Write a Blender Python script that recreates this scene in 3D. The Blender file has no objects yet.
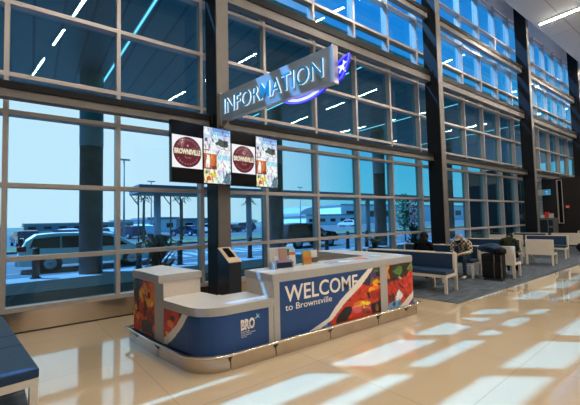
import bpy, bmesh, math, random
from mathutils import Vector, Matrix
random.seed(7)
sc = bpy.context.scene
C = sc.collection
PI = math.pi

# ------------------------------------------------------------------ camera
FPX = 347.66
cam = bpy.data.cameras.new('camera')
cam.sensor_fit = 'HORIZONTAL'; cam.sensor_width = 36.0; cam.lens = 36.0 * FPX / 580.0
cam.clip_start = 0.05; cam.clip_end = 900
cam_o = bpy.data.objects.new('camera', cam); C.objects.link(cam_o)
fw = Vector((0.59666, 0.80084, 0.05148)); rt = Vector((0.80241, -0.59632, -0.02329)); up = Vector((-0.01204, -0.05521, 0.99840))
cam_o.matrix_world = Matrix(((rt.x, up.x, -fw.x, 0.0), (rt.y, up.y, -fw.y, 0.0), (rt.z, up.z, -fw.z, 1.64), (0, 0, 0, 1)))
sc.camera = cam_o

# ------------------------------------------------------------------ view
sc.view_settings.view_transform = 'Standard'; sc.view_settings.look = 'None'
sc.view_settings.gamma = 1.0; sc.view_settings.exposure = 0.0
sc.view_settings.use_curve_mapping = False
sc.cycles.use_denoising = True
sc.cycles.max_bounces = 10; sc.cycles.transparent_max_bounces = 24
sc.cycles.sample_clamp_indirect = 6.0
sc.cycles.caustics_reflective = False; sc.cycles.caustics_refractive = False

# ------------------------------------------------------------------ world: hazy sky, whiter round the sun
LIGHT_DIR = Vector((1.12, -1.0, -1.946)).normalized()
w = bpy.data.worlds.new('sky'); sc.world = w; w.use_nodes = True
nt = w.node_tree; nt.nodes.clear()
def wn(t): return nt.nodes.new(t)
tc = wn('ShaderNodeTexCoord'); sp = wn('ShaderNodeSeparateXYZ'); nt.links.new(tc.outputs['Generated'], sp.inputs[0])
rz = wn('ShaderNodeValToRGB'); nt.links.new(sp.outputs['Z'], rz.inputs[0])
e = rz.color_ramp.elements
e[0].position = 0.0; e[0].color = (0.65, 0.78, 0.92, 1)
e[1].position = 0.62; e[1].color = (0.04, 0.33, 0.98, 1)
m_ = e.new(0.16); m_.color = (0.38, 0.68, 0.95, 1)
m_ = e.new(0.36); m_.color = (0.10, 0.42, 0.98, 1)
dt = wn('ShaderNodeVectorMath'); dt.operation = 'DOT_PRODUCT'; nt.links.new(tc.outputs['Generated'], dt.inputs[0])
dt.inputs[1].default_value = Vector((0.02, 1.0, 0.14)).normalized()
rg = wn('ShaderNodeValToRGB'); nt.links.new(dt.outputs['Value'], rg.inputs[0])
g = rg.color_ramp.elements
g[0].position = 0.70; g[0].color = (0, 0, 0, 1); g[1].position = 0.97; g[1].color = (1, 1, 1, 1)
noi = wn('ShaderNodeTexNoise'); noi.inputs['Scale'].default_value = 2.2; noi.inputs['Detail'].default_value = 4
mp = wn('ShaderNodeMapping'); mp.inputs['Scale'].default_value = (1, 1, 4); nt.links.new(tc.outputs['Generated'], mp.inputs[0]); nt.links.new(mp.outputs[0], noi.inputs[0])
cr = wn('ShaderNodeValToRGB'); nt.links.new(noi.outputs[0], cr.inputs[0])
cr.color_ramp.elements[0].position = 0.45; cr.color_ramp.elements[0].color = (0, 0, 0, 1)
cr.color_ramp.elements[1].position = 0.75; cr.color_ramp.elements[1].color = (0.12, 0.12, 0.12, 1)
mx0 = wn('ShaderNodeMixRGB'); nt.links.new(cr.outputs[0], mx0.inputs[0]); nt.links.new(rz.outputs[0], mx0.inputs[1]); mx0.inputs[2].default_value = (0.95, 1.0, 1.05, 1)
mx = wn('ShaderNodeMixRGB'); nt.links.new(rg.outputs[0], mx.inputs[0]); nt.links.new(mx0.outputs[0], mx.inputs[1]); mx.inputs[2].default_value = (4.2, 1.32, 1.30, 1)
bg = wn('ShaderNodeBackground'); nt.links.new(mx.outputs[0], bg.inputs[0]); bg.inputs[1].default_value = 1.0
wo = wn('ShaderNodeOutputWorld'); nt.links.new(bg.outputs[0], wo.inputs[0])

# ------------------------------------------------------------------ sun
sun = bpy.data.lights.new('sun', 'SUN'); sun.energy = 12.5; sun.angle = math.radians(0.4); sun.color = (1.15, 0.76, 1.3)
sun_o = bpy.data.objects.new('sun', sun); C.objects.link(sun_o)
sun_o.rotation_euler = LIGHT_DIR.to_track_quat('-Z', 'Y').to_euler()
# ------------------------------------------------------------------ materials
M = {}
def mat(name, col, rough=0.5, metal=0.0, noise=0.0, nscale=8.0, emit=None, estr=0.0, spec=None, bump=0.0, stretch=None):
    m = bpy.data.materials.new(name); m.use_nodes = True
    n = m.node_tree; b = n.nodes['Principled BSDF']
    b.inputs['Base Color'].default_value = (*col, 1); b.inputs['Roughness'].default_value = rough; b.inputs['Metallic'].default_value = metal
    if spec is not None: b.inputs['Specular IOR Level'].default_value = spec
    if emit: b.inputs['Emission Color'].default_value = (*emit, 1); b.inputs['Emission Strength'].default_value = estr
    if noise or bump:
        t = n.nodes.new('ShaderNodeTexCoord'); x = n.nodes.new('ShaderNodeTexNoise')
        x.inputs['Scale'].default_value = nscale; x.inputs['Detail'].default_value = 4
        if stretch:
            mm = n.nodes.new('ShaderNodeMapping'); mm.inputs['Scale'].default_value = stretch
            n.links.new(t.outputs['Object'], mm.inputs[0]); n.links.new(mm.outputs[0], x.inputs['Vector'])
        else: n.links.new(t.outputs['Object'], x.inputs['Vector'])
        if noise:
            r = n.nodes.new('ShaderNodeValToRGB'); n.links.new(x.outputs[0], r.inputs[0])
            r.color_ramp.elements[0].position = 0.3; r.color_ramp.elements[1].position = 0.7
            r.color_ramp.elements[0].color = (*[c * (1 - noise) for c in col], 1)
            r.color_ramp.elements[1].color = (*[min(1, c * (1 + noise)) for c in col], 1)
            n.links.new(r.outputs[0], b.inputs['Base Color'])
        if bump:
            bp = n.nodes.new('ShaderNodeBump'); bp.inputs['Strength'].default_value = bump; bp.inputs['Distance'].default_value = 0.01
            n.links.new(x.outputs[0], bp.inputs['Height']); n.links.new(bp.outputs[0], b.inputs['Normal'])
    M[name] = m; return m

mat('steel_paint', (0.15, 0.137, 0.125), 0.42, 0.3, 0.1, 3)
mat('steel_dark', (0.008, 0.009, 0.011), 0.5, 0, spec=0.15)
mat('aluminium', (0.40, 0.37, 0.35), 0.40, 0.35, 0.05, 5)
mat('stainless', (0.78, 0.70, 0.60), 0.24, 1.0, 0.06, 6, stretch=(1, 1, 12))
mat('stainless_base', (0.66, 0.56, 0.46), 0.16, 1.0, 0.28, 1.1, stretch=(1, 1, 0.2))
mat('stainless_dark', (0.58, 0.50, 0.42), 0.26, 1.0, 0.08, 5)
mat('white_wall', (0.72, 0.70, 0.67), 0.7, 0, 0.03, 2)
mat('header_white', (0.75, 0.77, 0.78), 0.6)
mat('back_wall', (0.32, 0.32, 0.33), 0.8, 0, 0.05, 1)
mat('dark_panel', (0.013, 0.010, 0.010), 0.6, 0, 0.15, 2, spec=0.2)
mat('solid_surface', (0.62, 0.60, 0.58), 0.25, 0, 0.04, 40)
mat('counter_body', (0.60, 0.53, 0.45), 0.42, 0, 0.04, 30)
mat('frame_grey', (0.40, 0.385, 0.36), 0.4, 0, 0.03, 30)
mat('cabinet_grey', (0.10, 0.10, 0.10), 0.6)
mat('black', (0.012, 0.012, 0.014), 0.4)
mat('rubber', (0.02, 0.02, 0.022), 0.6)
mat('black_fabric', (0.010, 0.010, 0.012), 0.9, 0, 0.3, 30, bump=0.4, spec=0.15)
mat('navy_vinyl', (0.006, 0.030, 0.075), 0.5, 0, 0.12, 14, bump=0.15)
mat('bench_white', (0.62, 0.55, 0.46), 0.4, 0, 0.03, 6)
mat('carpet', (0.055, 0.070, 0.090), 0.95, 0, 0.55, 3.2, bump=0.5, stretch=(1, 3, 1))
mat('kiosk_dark', (0.035, 0.045, 0.055), 0.25, 0.5)
mat('brass_plate', (0.72, 0.56, 0.38), 0.35, 0.3)
mat('red', (0.6, 0.03, 0.02), 0.4)
mat('white_paint', (0.8, 0.8, 0.8), 0.5)
mat('text_white', (0.85, 0.78, 0.70), 0.5)
mat('light_blue', (0.30, 0.60, 0.75), 0.5)
mat('sign_face', (0.40, 0.48, 0.55), 0.38, 0.3)
mat('sign_edge', (0.50, 0.45, 0.42), 0.35, 0.5)
mat('letter_face', (0.02, 0.22, 0.42), 0.3, emit=(0.02, 0.30, 0.60), estr=0.35)
mat('letter_side', (0.75, 0.85, 0.95), 0.4, emit=(0.65, 0.85, 1.0), estr=0.85)
mat('neon_blue', (0.05, 0.06, 0.9), 0.4, emit=(0.12, 0.12, 1.0), estr=1.35)
mat('logo_blue', (0.01, 0.02, 0.5), 0.4, emit=(0.01, 0.02, 0.85), estr=0.7)
mat('logo_white', (0.8, 0.85, 1), 0.4, emit=(0.75, 0.82, 1.0), estr=1.0)
mat('screen_black', (0.004, 0.004, 0.006), 0.15, spec=0.25)
mat('lamp', (1, 1, 1), 0.5, emit=(1.0, 0.92, 0.80), estr=275.0)
mat('lamp_cool', (1, 1, 1), 0.5, emit=(0.85, 0.95, 1.0), estr=1.6)
mat('lamp_housing', (0.4, 0.42, 0.45), 0.4, 0.3)
mat('stone_pillar', (0.10, 0.085, 0.10), 0.6, 0, 0.35, 2.2)
mat('pillar_paint', (0.40, 0.42, 0.44), 0.6)
mat('soffit', (0.20, 0.22, 0.24), 0.5)
mat('fascia', (0.30, 0.31, 0.33), 0.5)
mat('wing_wall', (0.025, 0.035, 0.05), 0.5)
mat('roof_dark', (0.12, 0.14, 0.16), 0.6)
mat('asphalt', (0.10, 0.11, 0.12), 0.9, 0, 0.15, 2)
mat('sidewalk', (0.26, 0.27, 0.28), 0.85, 0, 0.08, 1.5)
mat('mulch', (0.035, 0.03, 0.03), 0.95, 0, 0.5, 9)
mat('grass', (0.11, 0.17, 0.07), 0.95, 0, 0.35, 0.7)
mat('field', (0.16, 0.19, 0.14), 0.95, 0, 0.2, 0.05)
mat('curb_red', (0.55, 0.12, 0.08), 0.8)
mat('road_paint', (0.4, 0.4, 0.4), 0.7)
mat('van_silver', (0.85, 0.87, 0.88), 0.3, 0.0)
mat('car_black', (0.012, 0.014, 0.018), 0.15, 0.2)
mat('car_navy', (0.03, 0.05, 0.10), 0.2, 0.3)
mat('car_white', (0.75, 0.76, 0.78), 0.25, 0.1)
mat('car_glass', (0.006, 0.010, 0.016), 0.2, spec=0.15)
mat('tyre', (0.02, 0.02, 0.02), 0.8)
mat('alloy', (0.5, 0.52, 0.55), 0.3, 0.8)
mat('tail_red', (0.5, 0.02, 0.03), 0.2)
mat('bark', (0.10, 0.075, 0.055), 0.9, 0, 0.3, 9)
mat('leaf', (0.07, 0.14, 0.05), 0.7, 0, 0.35, 4)
mat('leaf_dark', (0.06, 0.10, 0.06), 0.7, 0, 0.35, 4)
mat('leaf_hazed', (0.10, 0.16, 0.12), 0.8, 0, 0.3, 1)  # paler, bluer leaf: aerial haze mixed into the colour of the far trees
mat('leaf_red', (0.40, 0.10, 0.08), 0.6, 0, 0.4, 6)
mat('building', (0.38, 0.40, 0.43), 0.8, 0, 0.06, 0.3)
mat('building_white', (0.85, 0.86, 0.88), 0.8)
mat('building_blue', (0.16, 0.24, 0.32), 0.8)
mat('roof_grey', (0.3, 0.33, 0.36), 0.7)
mat('skin', (0.36, 0.20, 0.13), 0.5)
mat('hair', (0.006, 0.005, 0.005), 0.7, spec=0.15)
mat('denim', (0.016, 0.035, 0.06), 0.9, 0, 0.2, 30, spec=0.15)
mat('shoe_tan', (0.60, 0.45, 0.30), 0.6)
mat('cap', (0.24, 0.22, 0.21), 0.8)
mat('green_coat', (0.016, 0.022, 0.010), 0.9, 0, 0.3, 12, spec=0.15)
mat('black_cloth', (0.005, 0.005, 0.006), 0.95, spec=0.1)
mat('blue_bag', (0.016, 0.045, 0.10), 0.7, 0, 0.25, 9, spec=0.2)
mat('acrylic', (0.5, 0.55, 0.6), 0.1)
mat('paper', (0.60, 0.58, 0.55), 0.6)
mat('yellow', (0.50, 0.27, 0.03), 0.5)
mat('orange', (0.60, 0.14, 0.04), 0.5)
mat('purple_paper', (0.28, 0.20, 0.38), 0.5)
mat('ceramic', (0.45, 0.43, 0.40), 0.4)
mat('sign_blue', (0.02, 0.20, 0.42), 0.4, emit=(0.02, 0.25, 0.5), estr=0.5)

# checked shirt
def checked():
    m = bpy.data.materials.new('checked_cloth'); m.use_nodes = True; n = m.node_tree; b = n.nodes['Principled BSDF']
    t = n.nodes.new('ShaderNodeTexCoord'); c = n.nodes.new('ShaderNodeTexChecker'); c.inputs['Scale'].default_value = 18
    c.inputs['Color1'].default_value = (0.62, 0.52, 0.36, 1); c.inputs['Color2'].default_value = (0.06, 0.055, 0.06, 1)
    n.links.new(t.outputs['Object'], c.inputs['Vector']); n.links.new(c.outputs[0], b.inputs['Base Color']); b.inputs['Roughness'].default_value = 0.85
    M['checked_cloth'] = m
checked()

# polished terrazzo floor in large slabs
def floor_mat():
    m = bpy.data.materials.new('terrazzo'); m.use_nodes = True; n = m.node_tree; b = n.nodes['Principled BSDF']
    t = n.nodes.new('ShaderNodeTexCoord')
    br = n.nodes.new('ShaderNodeTexBrick'); br.offset = 0.0; br.inputs['Scale'].default_value = 1.0
    br.inputs['Brick Width'].default_value = 1.6; br.inputs['Row Height'].default_value = 1.6; br.inputs['Mortar Size'].default_value = 0.006; br.inputs['Mortar Smooth'].default_value = 0.0
    br.inputs['Color1'].default_value = (0.66, 0.500, 0.315, 1); br.inputs['Color2'].default_value = (0.69, 0.525, 0.335, 1); br.inputs['Mortar'].default_value = (0.55, 0.41, 0.26, 1)
    mp = n.nodes.new('ShaderNodeMapping'); mp.inputs['Location'].default_value = (0.34, 0.2, 0); mp.inputs['Rotation'].default_value = (0, 0, math.radians(-3))
    n.links.new(t.outputs['Object'], mp.inputs[0]); n.links.new(mp.outputs[0], br.inputs['Vector'])
    x = n.nodes.new('ShaderNodeTexNoise'); x.inputs['Scale'].default_value = 60; x.inputs['Detail'].default_value = 3; n.links.new(t.outputs['Object'], x.inputs['Vector'])
    mr = n.nodes.new('ShaderNodeMixRGB'); mr.blend_type = 'MULTIPLY'; mr.inputs[0].default_value = 0.12
    n.links.new(br.outputs['Color'], mr.inputs[1]); n.links.new(x.outputs[0], mr.inputs[2]); n.links.new(mr.outputs[0], b.inputs['Base Color'])
    b.inputs['Roughness'].default_value = 0.09; b.inputs['Specular IOR Level'].default_value = 0.9
    b.inputs['Coat Weight'].default_value = 0.9; b.inputs['Coat IOR'].default_value = 1.6; b.inputs['Coat Roughness'].default_value = 0.03
    M['terrazzo'] = m
floor_mat()

def panelled(name, c1, c2, wx, wy, rough, mort, size=0.02, metal=0.0, off=0.0):
    m = bpy.data.materials.new(name); m.use_nodes = True; n = m.node_tree; b = n.nodes['Principled BSDF']
    t = n.nodes.new('ShaderNodeTexCoord'); br = n.nodes.new('ShaderNodeTexBrick'); br.offset = off; br.inputs['Scale'].default_value = 1.0
    br.inputs['Brick Width'].default_value = wx; br.inputs['Row Height'].default_value = wy; br.inputs['Mortar Size'].default_value = size; br.inputs['Mortar Smooth'].default_value = 0.0
    br.inputs['Color1'].default_value = (*c1, 1); br.inputs['Color2'].default_value = (*c2, 1); br.inputs['Mortar'].default_value = (*mort, 1)
    n.links.new(t.outputs['Object'], br.inputs['Vector']); n.links.new(br.outputs['Color'], b.inputs['Base Color'])
    b.inputs['Roughness'].default_value = rough; b.inputs['Metallic'].default_value = metal
    M[name] = m
panelled('ceiling_panels', (0.50, 0.52, 0.55), (0.53, 0.55, 0.58), 5.3, 1.22, 0.6, (0.30, 0.30, 0.31), 0.02)
panelled('soffit_planks', (0.07, 0.13, 0.14), (0.09, 0.16, 0.17), 0.6, 40.0, 0.4, (0.025, 0.045, 0.05), 0.03, 0.2)

# tinted glass: coloured transmission and a clear mirror reflection that grows with grazing angle (Schlick)
def glass_mat():
    m = bpy.data.materials.new('tinted_glass'); m.use_nodes = True; n = m.node_tree; n.nodes.clear()
    tr = n.nodes.new('ShaderNodeBsdfTransparent'); tr.inputs[0].default_value = (0.13, 0.65, 0.80, 1)
    gl = n.nodes.new('ShaderNodeBsdfGlossy'); gl.inputs['Roughness'].default_value = 0.0; gl.inputs['Color'].default_value = (0.62, 0.93, 1, 1)
    lw = n.nodes.new('ShaderNodeLayerWeight'); lw.inputs['Blend'].default_value = 0.5
    p5 = n.nodes.new('ShaderNodeMath'); p5.operation = 'POWER'; p5.inputs[1].default_value = 4.0; n.links.new(lw.outputs['Facing'], p5.inputs[0])
    ma = n.nodes.new('ShaderNodeMath'); ma.operation = 'MULTIPLY_ADD'; ma.inputs[1].default_value = 0.85; ma.inputs[2].default_value = 0.065
    n.links.new(p5.outputs[0], ma.inputs[0])
    mi = n.nodes.new('ShaderNodeMixShader'); n.links.new(ma.outputs[0], mi.inputs[0]); n.links.new(tr.outputs[0], mi.inputs[1]); n.links.new(gl.outputs[0], mi.inputs[2])
    o = n.nodes.new('ShaderNodeOutputMaterial'); n.links.new(mi.outputs[0], o.inputs[0]); M['glass'] = m
glass_mat()

def attr_mat(name, emit=0.0, rough=0.3):
    m = bpy.data.materials.new(name); m.use_nodes = True; n = m.node_tree; b = n.nodes['Principled BSDF']
    a = n.nodes.new('ShaderNodeAttribute'); a.attribute_name = 'Col'; n.links.new(a.outputs['Color'], b.inputs['Base Color'])
    b.inputs['Roughness'].default_value = rough
    if emit:
        n.links.new(a.outputs['Color'], b.inputs['Emission Color']); b.inputs['Emission Strength'].default_value = emit
        b.inputs['Base Color'].default_value = (0.01, 0.01, 0.01, 1); n.links.remove(b.inputs['Base Color'].links[0])
    M[name] = m
attr_mat('print', 0.0, 0.32); attr_mat('display', 1.0, 0.2)

# ------------------------------------------------------------------ helpers
def obj(name, bm, m, parent=None, smooth=False):
    me = bpy.data.meshes.new(name)
    bmesh.ops.recalc_face_normals(bm, faces=bm.faces)
    bm.to_mesh(me); bm.free()
    ms = m if isinstance(m, (list, tuple)) else [m]
    for k in ms: me.materials.append(M[k])
    if smooth:
        for p in me.polygons: p.use_smooth = True
    o = bpy.data.objects.new(name, me); C.objects.link(o)
    if parent: o.parent = parent
    return o
def tag(o, label=None, cat=None, group=None, kind=None):
    if label: o['label'] = label
    if cat: o['category'] = cat
    if group: o['group'] = group
    if kind: o['kind'] = kind
    return o
def thing(name, label, cat, loc=(0, 0, 0), rz=0.0, group=None):
    o = bpy.data.objects.new(name, None); C.objects.link(o); o.location = loc; o.rotation_euler = (0, 0, rz)
    o.empty_display_size = 0.2
    return tag(o, label, cat, group)
def struct(name, bm, m, parent=None):
    o = obj(name, bm, m, parent)
    if not parent: o['kind'] = 'structure'
    return o
def dup(root, loc=None, rz=None, label=None, group=None):
    r = root.copy(); C.objects.link(r)
    if loc is not None: r.location = loc
    if rz is not None: r.rotation_euler = (0, 0, rz)
    if label: r['label'] = label
    if group: r['group'] = group
    for ch in list(root.children):
        c = ch.copy(); C.objects.link(c); c.parent = r
        for g_ in ch.children:
            d = g_.copy(); C.objects.link(d); d.parent = c
    return r
def B(): return bmesh.new()
def box(bm, x0, x1, y0, y1, z0, z1, bevel=0.0, mi=0):
    r = bmesh.ops.create_cube(bm, size=1.0)
    vs = r['verts']
    for v in vs:
        v.co = Vector((x0 + (v.co.x + .5) * (x1 - x0), y0 + (v.co.y + .5) * (y1 - y0), z0 + (v.co.z + .5) * (z1 - z0)))
    fs = set(f for v in vs for f in v.link_faces)
    if bevel:
        es = list(set(e_ for v in vs for e_ in v.link_edges))
        r2 = bmesh.ops.bevel(bm, geom=es, offset=bevel, segments=2, profile=0.6, affect='EDGES')
        fs = set(r2['faces']) | set(f for f in fs if f.is_valid)
    for f in fs: f.material_index = mi
    return bm
def bx(*a, **k): return box(B(), *a, **k)
def tube(bm, pts, r, seg=8, cap=True, mi=0):
    pts = [Vector(p) for p in pts]
    rs = r if isinstance(r, (list, tuple)) else [r] * len(pts)
    rings = []; prev = None
    for i, p in enumerate(pts):
        d = (pts[min(i + 1, len(pts) - 1)] - pts[max(i - 1, 0)]).normalized()
        if prev is None:
            a = Vector((0, 0, 1)) if abs(d.z) < 0.9 else Vector((1, 0, 0))
            s = d.cross(a).normalized()
        else:
            s = (prev - d * prev.dot(d)).normalized()
        prev = s; t = d.cross(s)
        rings.append([bm.verts.new(p + (s * math.cos(2 * PI * k / seg) + t * math.sin(2 * PI * k / seg)) * rs[i]) for k in range(seg)])
    for a, b in zip(rings, rings[1:]):
        for k in range(seg):
            f = bm.faces.new((a[k], a[(k + 1) % seg], b[(k + 1) % seg], b[k])); f.material_index = mi; f.smooth = True
    if cap:
        for rr in (rings[0], rings[-1]):
            f = bm.faces.new(rr); f.material_index = mi
    return bm
def lathe(bm, prof, c=(0, 0, 0), seg=24, axis='Z', mi=0, sx=1.0, sy=1.0):
    rings = []
    for r, z in prof:
        ring = []
        for k in range(seg):
            a = 2 * PI * k / seg; x, y = r * math.cos(a) * sx, r * math.sin(a) * sy
            co = {'Z': (x, y, z), 'Y': (x, z, y), 'X': (z, x, y)}[axis]
            ring.append(bm.verts.new(Vector(co) + Vector(c)))
        rings.append(ring)
    for a, b in zip(rings, rings[1:]):
        for k in range(seg):
            f = bm.faces.new((a[k], a[(k + 1) % seg], b[(k + 1) % seg], b[k])); f.material_index = mi; f.smooth = True
    for rr in (rings[0], rings[-1]):
        if (rr[0].co - rr[seg // 2].co).length > 1e-4: bm.faces.new(rr).material_index = mi
    return bm
def prism(bm, poly, z0, z1, mi=0, bevel=0.0):
    a = [bm.verts.new((x, y, z0)) for x, y in poly]; b = [bm.verts.new((x, y, z1)) for x, y in poly]; n = len(poly)
    fs = [bm.faces.new(a[::-1]), bm.faces.new(b)]
    for i in range(n): fs.append(bm.faces.new((a[i], a[(i + 1) % n], b[(i + 1) % n], b[i])))
    for f in fs: f.material_index = mi
    if bevel:
        bmesh.ops.bevel(bm, geom=list(fs[1].edges), offset=bevel, segments=2, affect='EDGES')
    return bm
def extr(bm, poly, origin, u, v, n, d, mi=0):
    """polygon in the plane (u,v) at origin, thickness d along n"""
    o = Vector(origin); u = Vector(u); v = Vector(v); n = Vector(n)
    a = [bm.verts.new(o + u * p[0] + v * p[1]) for p in poly]; b = [bm.verts.new(q.co + n * d) for q in a]; k = len(poly)
    fs = [bm.faces.new(a[::-1]), bm.faces.new(b)]
    for i in range(k): fs.append(bm.faces.new((a[i], a[(i + 1) % k], b[(i + 1) % k], b[i])))
    for f in fs: f.material_index = mi
    return bm
def offset_path(path, d):
    out = []
    for i, p in enumerate(path):
        p = Vector(p); ns = []
        for a, b in ((i - 1, i), (i, i + 1)):
            if 0 <= a and b < len(path):
                t = (Vector(path[b]) - Vector(path[a])).normalized(); ns.append(Vector((t.y, -t.x)))
        n = sum(ns, Vector((0, 0))).normalized(); k = 1.0 / max(0.5, n.dot(ns[0]))
        out.append(tuple(p + n * d * k))
    return out
def text(name, s, origin, xdir, updir, width, height, m, parent, depth=0.004, bold=0.0, side=None):
    """flat lettering standing on a surface; origin = lower left corner"""
    cu = bpy.data.curves.new(name, 'FONT'); cu.body = s; cu.size = 1.0; cu.offset = bold; cu.extrude = 0.5; cu.resolution_u = 3
    t = bpy.data.objects.new(name, cu); C.objects.link(t)
    dg = bpy.context.evaluated_depsgraph_get(); dg.update()
    me = bpy.data.meshes.new_from_object(t.evaluated_get(dg)); C.objects.unlink(t); bpy.data.objects.remove(t)
    xs = [v.co.x for v in me.vertices]; ys = [v.co.y for v in me.vertices]
    x0, x1, y0, y1 = min(xs), max(xs), min(ys), max(ys)
    xd = Vector(xdir).normalized(); ud = Vector(updir).normalized(); nd = xd.cross(ud)
    for v in me.vertices:
        c = v.co; v.co = Vector(origin) + xd * ((c.x - x0) / (x1 - x0) * width) + ud * ((c.y - y0) / (y1 - y0) * height) + nd * ((c.z + 0.5) * depth)
    me.materials.clear(); me.materials.append(M[m])
    if side:
        me.materials.append(M[side])
        for p in me.polygons:
            if abs(p.normal.dot(nd)) < 0.7: p.material_index = 1
    me.name = name
    o = bpy.data.objects.new(name, me); C.objects.link(o)
    if parent: o.parent = parent
    return o

# raster painting of printed / displayed pictures ------------------------------------------
def inpoly(x, y, P):
    c = False; n = len(P)
    for i in range(n):
        x1, y1 = P[i]; x2, y2 = P[(i + 1) % n]
        if (y1 > y) != (y2 > y) and x < (x2 - x1) * (y - y1) / (y2 - y1) + x1: c = not c
    return c
def H_(c):
    c = c.lstrip('#'); return tuple(((int(c[i:i + 2], 16) / 255) ** 2.2) for i in (0, 2, 4))
def painted(name, path, z0, z1, nz, ops, base, m, parent, ds=0.02, thick=0.006, wob=0.0, seed=1):
    gain = 1.05 if m == 'print' else 1.0
    """a panel that follows a plan path, its picture painted cell by cell from shapes in (u, v) 0..1"""
    rnd = random.Random(seed)
    P = [Vector(p) for p in path]; L = [0]
    for a, b in zip(P, P[1:]): L.append(L[-1] + (b - a).length)
    n = max(2, int(L[-1] / ds)); pts = []
    for i in range(n + 1):
        s = L[-1] * i / n; k = 0
        while k < len(L) - 2 and s > L[k + 1]: k += 1
        pts.append(P[k].lerp(P[k + 1], (s - L[k]) / (L[k + 1] - L[k])))
    bm = B(); cl = bm.loops.layers.float_color.new('Col')
    grid = [[bm.verts.new((p.x, p.y, z0 + (z1 - z0) * j / nz)) for j in range(nz + 1)] for p in pts]
    spots = []
    if wob:
        for _ in range(150):
            k_ = rnd.choice([(1.35, 1.25, 1.1), (0.55, 0.5, 0.5), (1.15, 1.9, 1.0), (0.8, 0.6, 0.7), (1.3, 1.5, 1.2), (0.35, 0.35, 0.4)])
            spots.append((rnd.random(), rnd.random(), rnd.uniform(.008, .04), rnd.uniform(.012, .07), rnd.uniform(-1, 1), k_))
    def colour(u, v):
        if wob:
            u2 = u + wob * math.sin(9.3 * v + 5 * u + seed) * 0.6 + wob * math.sin(23 * v + 11 * u); v2 = v + wob * math.sin(11 * u + 4 * v + seed) + wob * 0.5 * math.sin(31 * u)
        else: u2, v2 = u, v
        c = base
        for op in ops:
            k, col = op[0], op[1]
            uu, vv = (u, v) if k.isupper() else (u2, v2); kk = k.lower()
            if kk == 'r' and op[2] <= uu <= op[4] and op[3] <= vv <= op[5]: c = col
            elif kk == 'e' and ((uu - op[2]) / op[4]) ** 2 + ((vv - op[3]) / op[5]) ** 2 < 1: c = col
            elif kk == 'p' and inpoly(uu, vv, op[2]): c = col
        j = 1.0 if not wob else rnd.uniform(0.88, 1.10)
        if isinstance(c, str): c = H_(c)
        if spots and c not in (NAVY, CREAM) and c != H_('#20408a'):
            for a_, b_, ra, rb_, sh_, k_ in spots:
                if ((u - a_ + sh_ * (v - b_)) / ra) ** 2 + ((v - b_) / rb_) ** 2 < 1: c = (c[0] * k_[0], c[1] * k_[1], c[2] * k_[2])
        elif spots: j = 1.0
        j *= gain; return (min(1, c[0] * j), min(1, c[1] * j), min(1, c[2] * j), 1)
    for i in range(n):
        for j in range(nz):
            f = bm.faces.new((grid[i][j], grid[i + 1][j], grid[i + 1][j + 1], grid[i][j + 1]))
            c = colour((i + .5) / n, (j + .5) / nz)
            for lp in f.loops: lp[cl] = c
    # rear skin and rim so that the panel has thickness
    off = offset_path([tuple(p) for p in pts], -thick)
    back = [[bm.verts.new((q[0], q[1], z)) for z in (z0, z1)] for q in off]
    def q4(a, b, c_, d):
        f = bm.faces.new((a, b, c_, d))
        for lp in f.loops: lp[cl] = (0.1, 0.1, 0.1, 1)
    for i in range(n):
        q4(back[i][0], back[i][1], back[i + 1][1], back[i + 1][0])
    for z, k in ((0, 0), (nz, 1)):
        for i in range(n): q4(grid[i][z], grid[i + 1][z], back[i + 1][k], back[i][k])
    me = bpy.data.meshes.new(name); bm.to_mesh(me); bm.free(); me.materials.append(M[m])
    o = bpy.data.objects.new(name, me); C.objects.link(o); o.parent = parent
    return o

# ================================================================== THE SETTING
YW = 6.87                      # inner face of the curtain wall
MOD = 1.6; XM = -0.34          # mullion module
COLX = [3.00 + 8.05 * k for k in range(-2, 5)]
struct('floor', bx(-12, 44, -16, 7.15, -0.3, 0), 'terrazzo')
struct('ceiling', bx(-12, 44, -16, 5.9, 10.7, 10.95), 'ceiling_panels')
struct('trim_1', bx(-12, 44, 5.84, 5.9, 10.95, 12.3), 'header_white')
struct('roof', bx(-12.3, 44.3, -16.3, 7.4, 12.3, 12.7), 'header_white')
struct('wall_back', bx(-12, 44, -16.3, -16, 0, 12.3), 'back_wall')
struct('wall_left', bx(-12.3, -12, -16.3, 7.2, 0, 12.3), 'back_wall')
struct('wall_right', bx(44, 44.3, -16.3, 7.2, 0, 12.3), 'back_wall')
struct('wall_front', bx(-12, 44, 6.9, 7.2, 11.45, 12.3), 'header_white')
struct('baseboard_front', bx(-12, 44, 6.88, 7.15, 0.02, 0.34), 'stainless_base')
struct('trim_shadow_gap', bx(-12, 44, 6.87, 6.90, 0.0, 0.02), 'black')  # black strip drawn in as the shadow gap under the baseboard
# carpeted seating zones
b = B(); prism(b, [(6.46, 3.46), (21.95, 3.60), (21.95, 6.86), (6.0, 6.86)], 0.0, 0.012); struct('floor_carpet', b, 'carpet')
b = B(); prism(b, [(-6, 0.5), (0.20, 1.5), (-0.15, 6.0), (-6, 6.0)], 0.0, 0.012); struct('floor_carpet', b, 'carpet')

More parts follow.
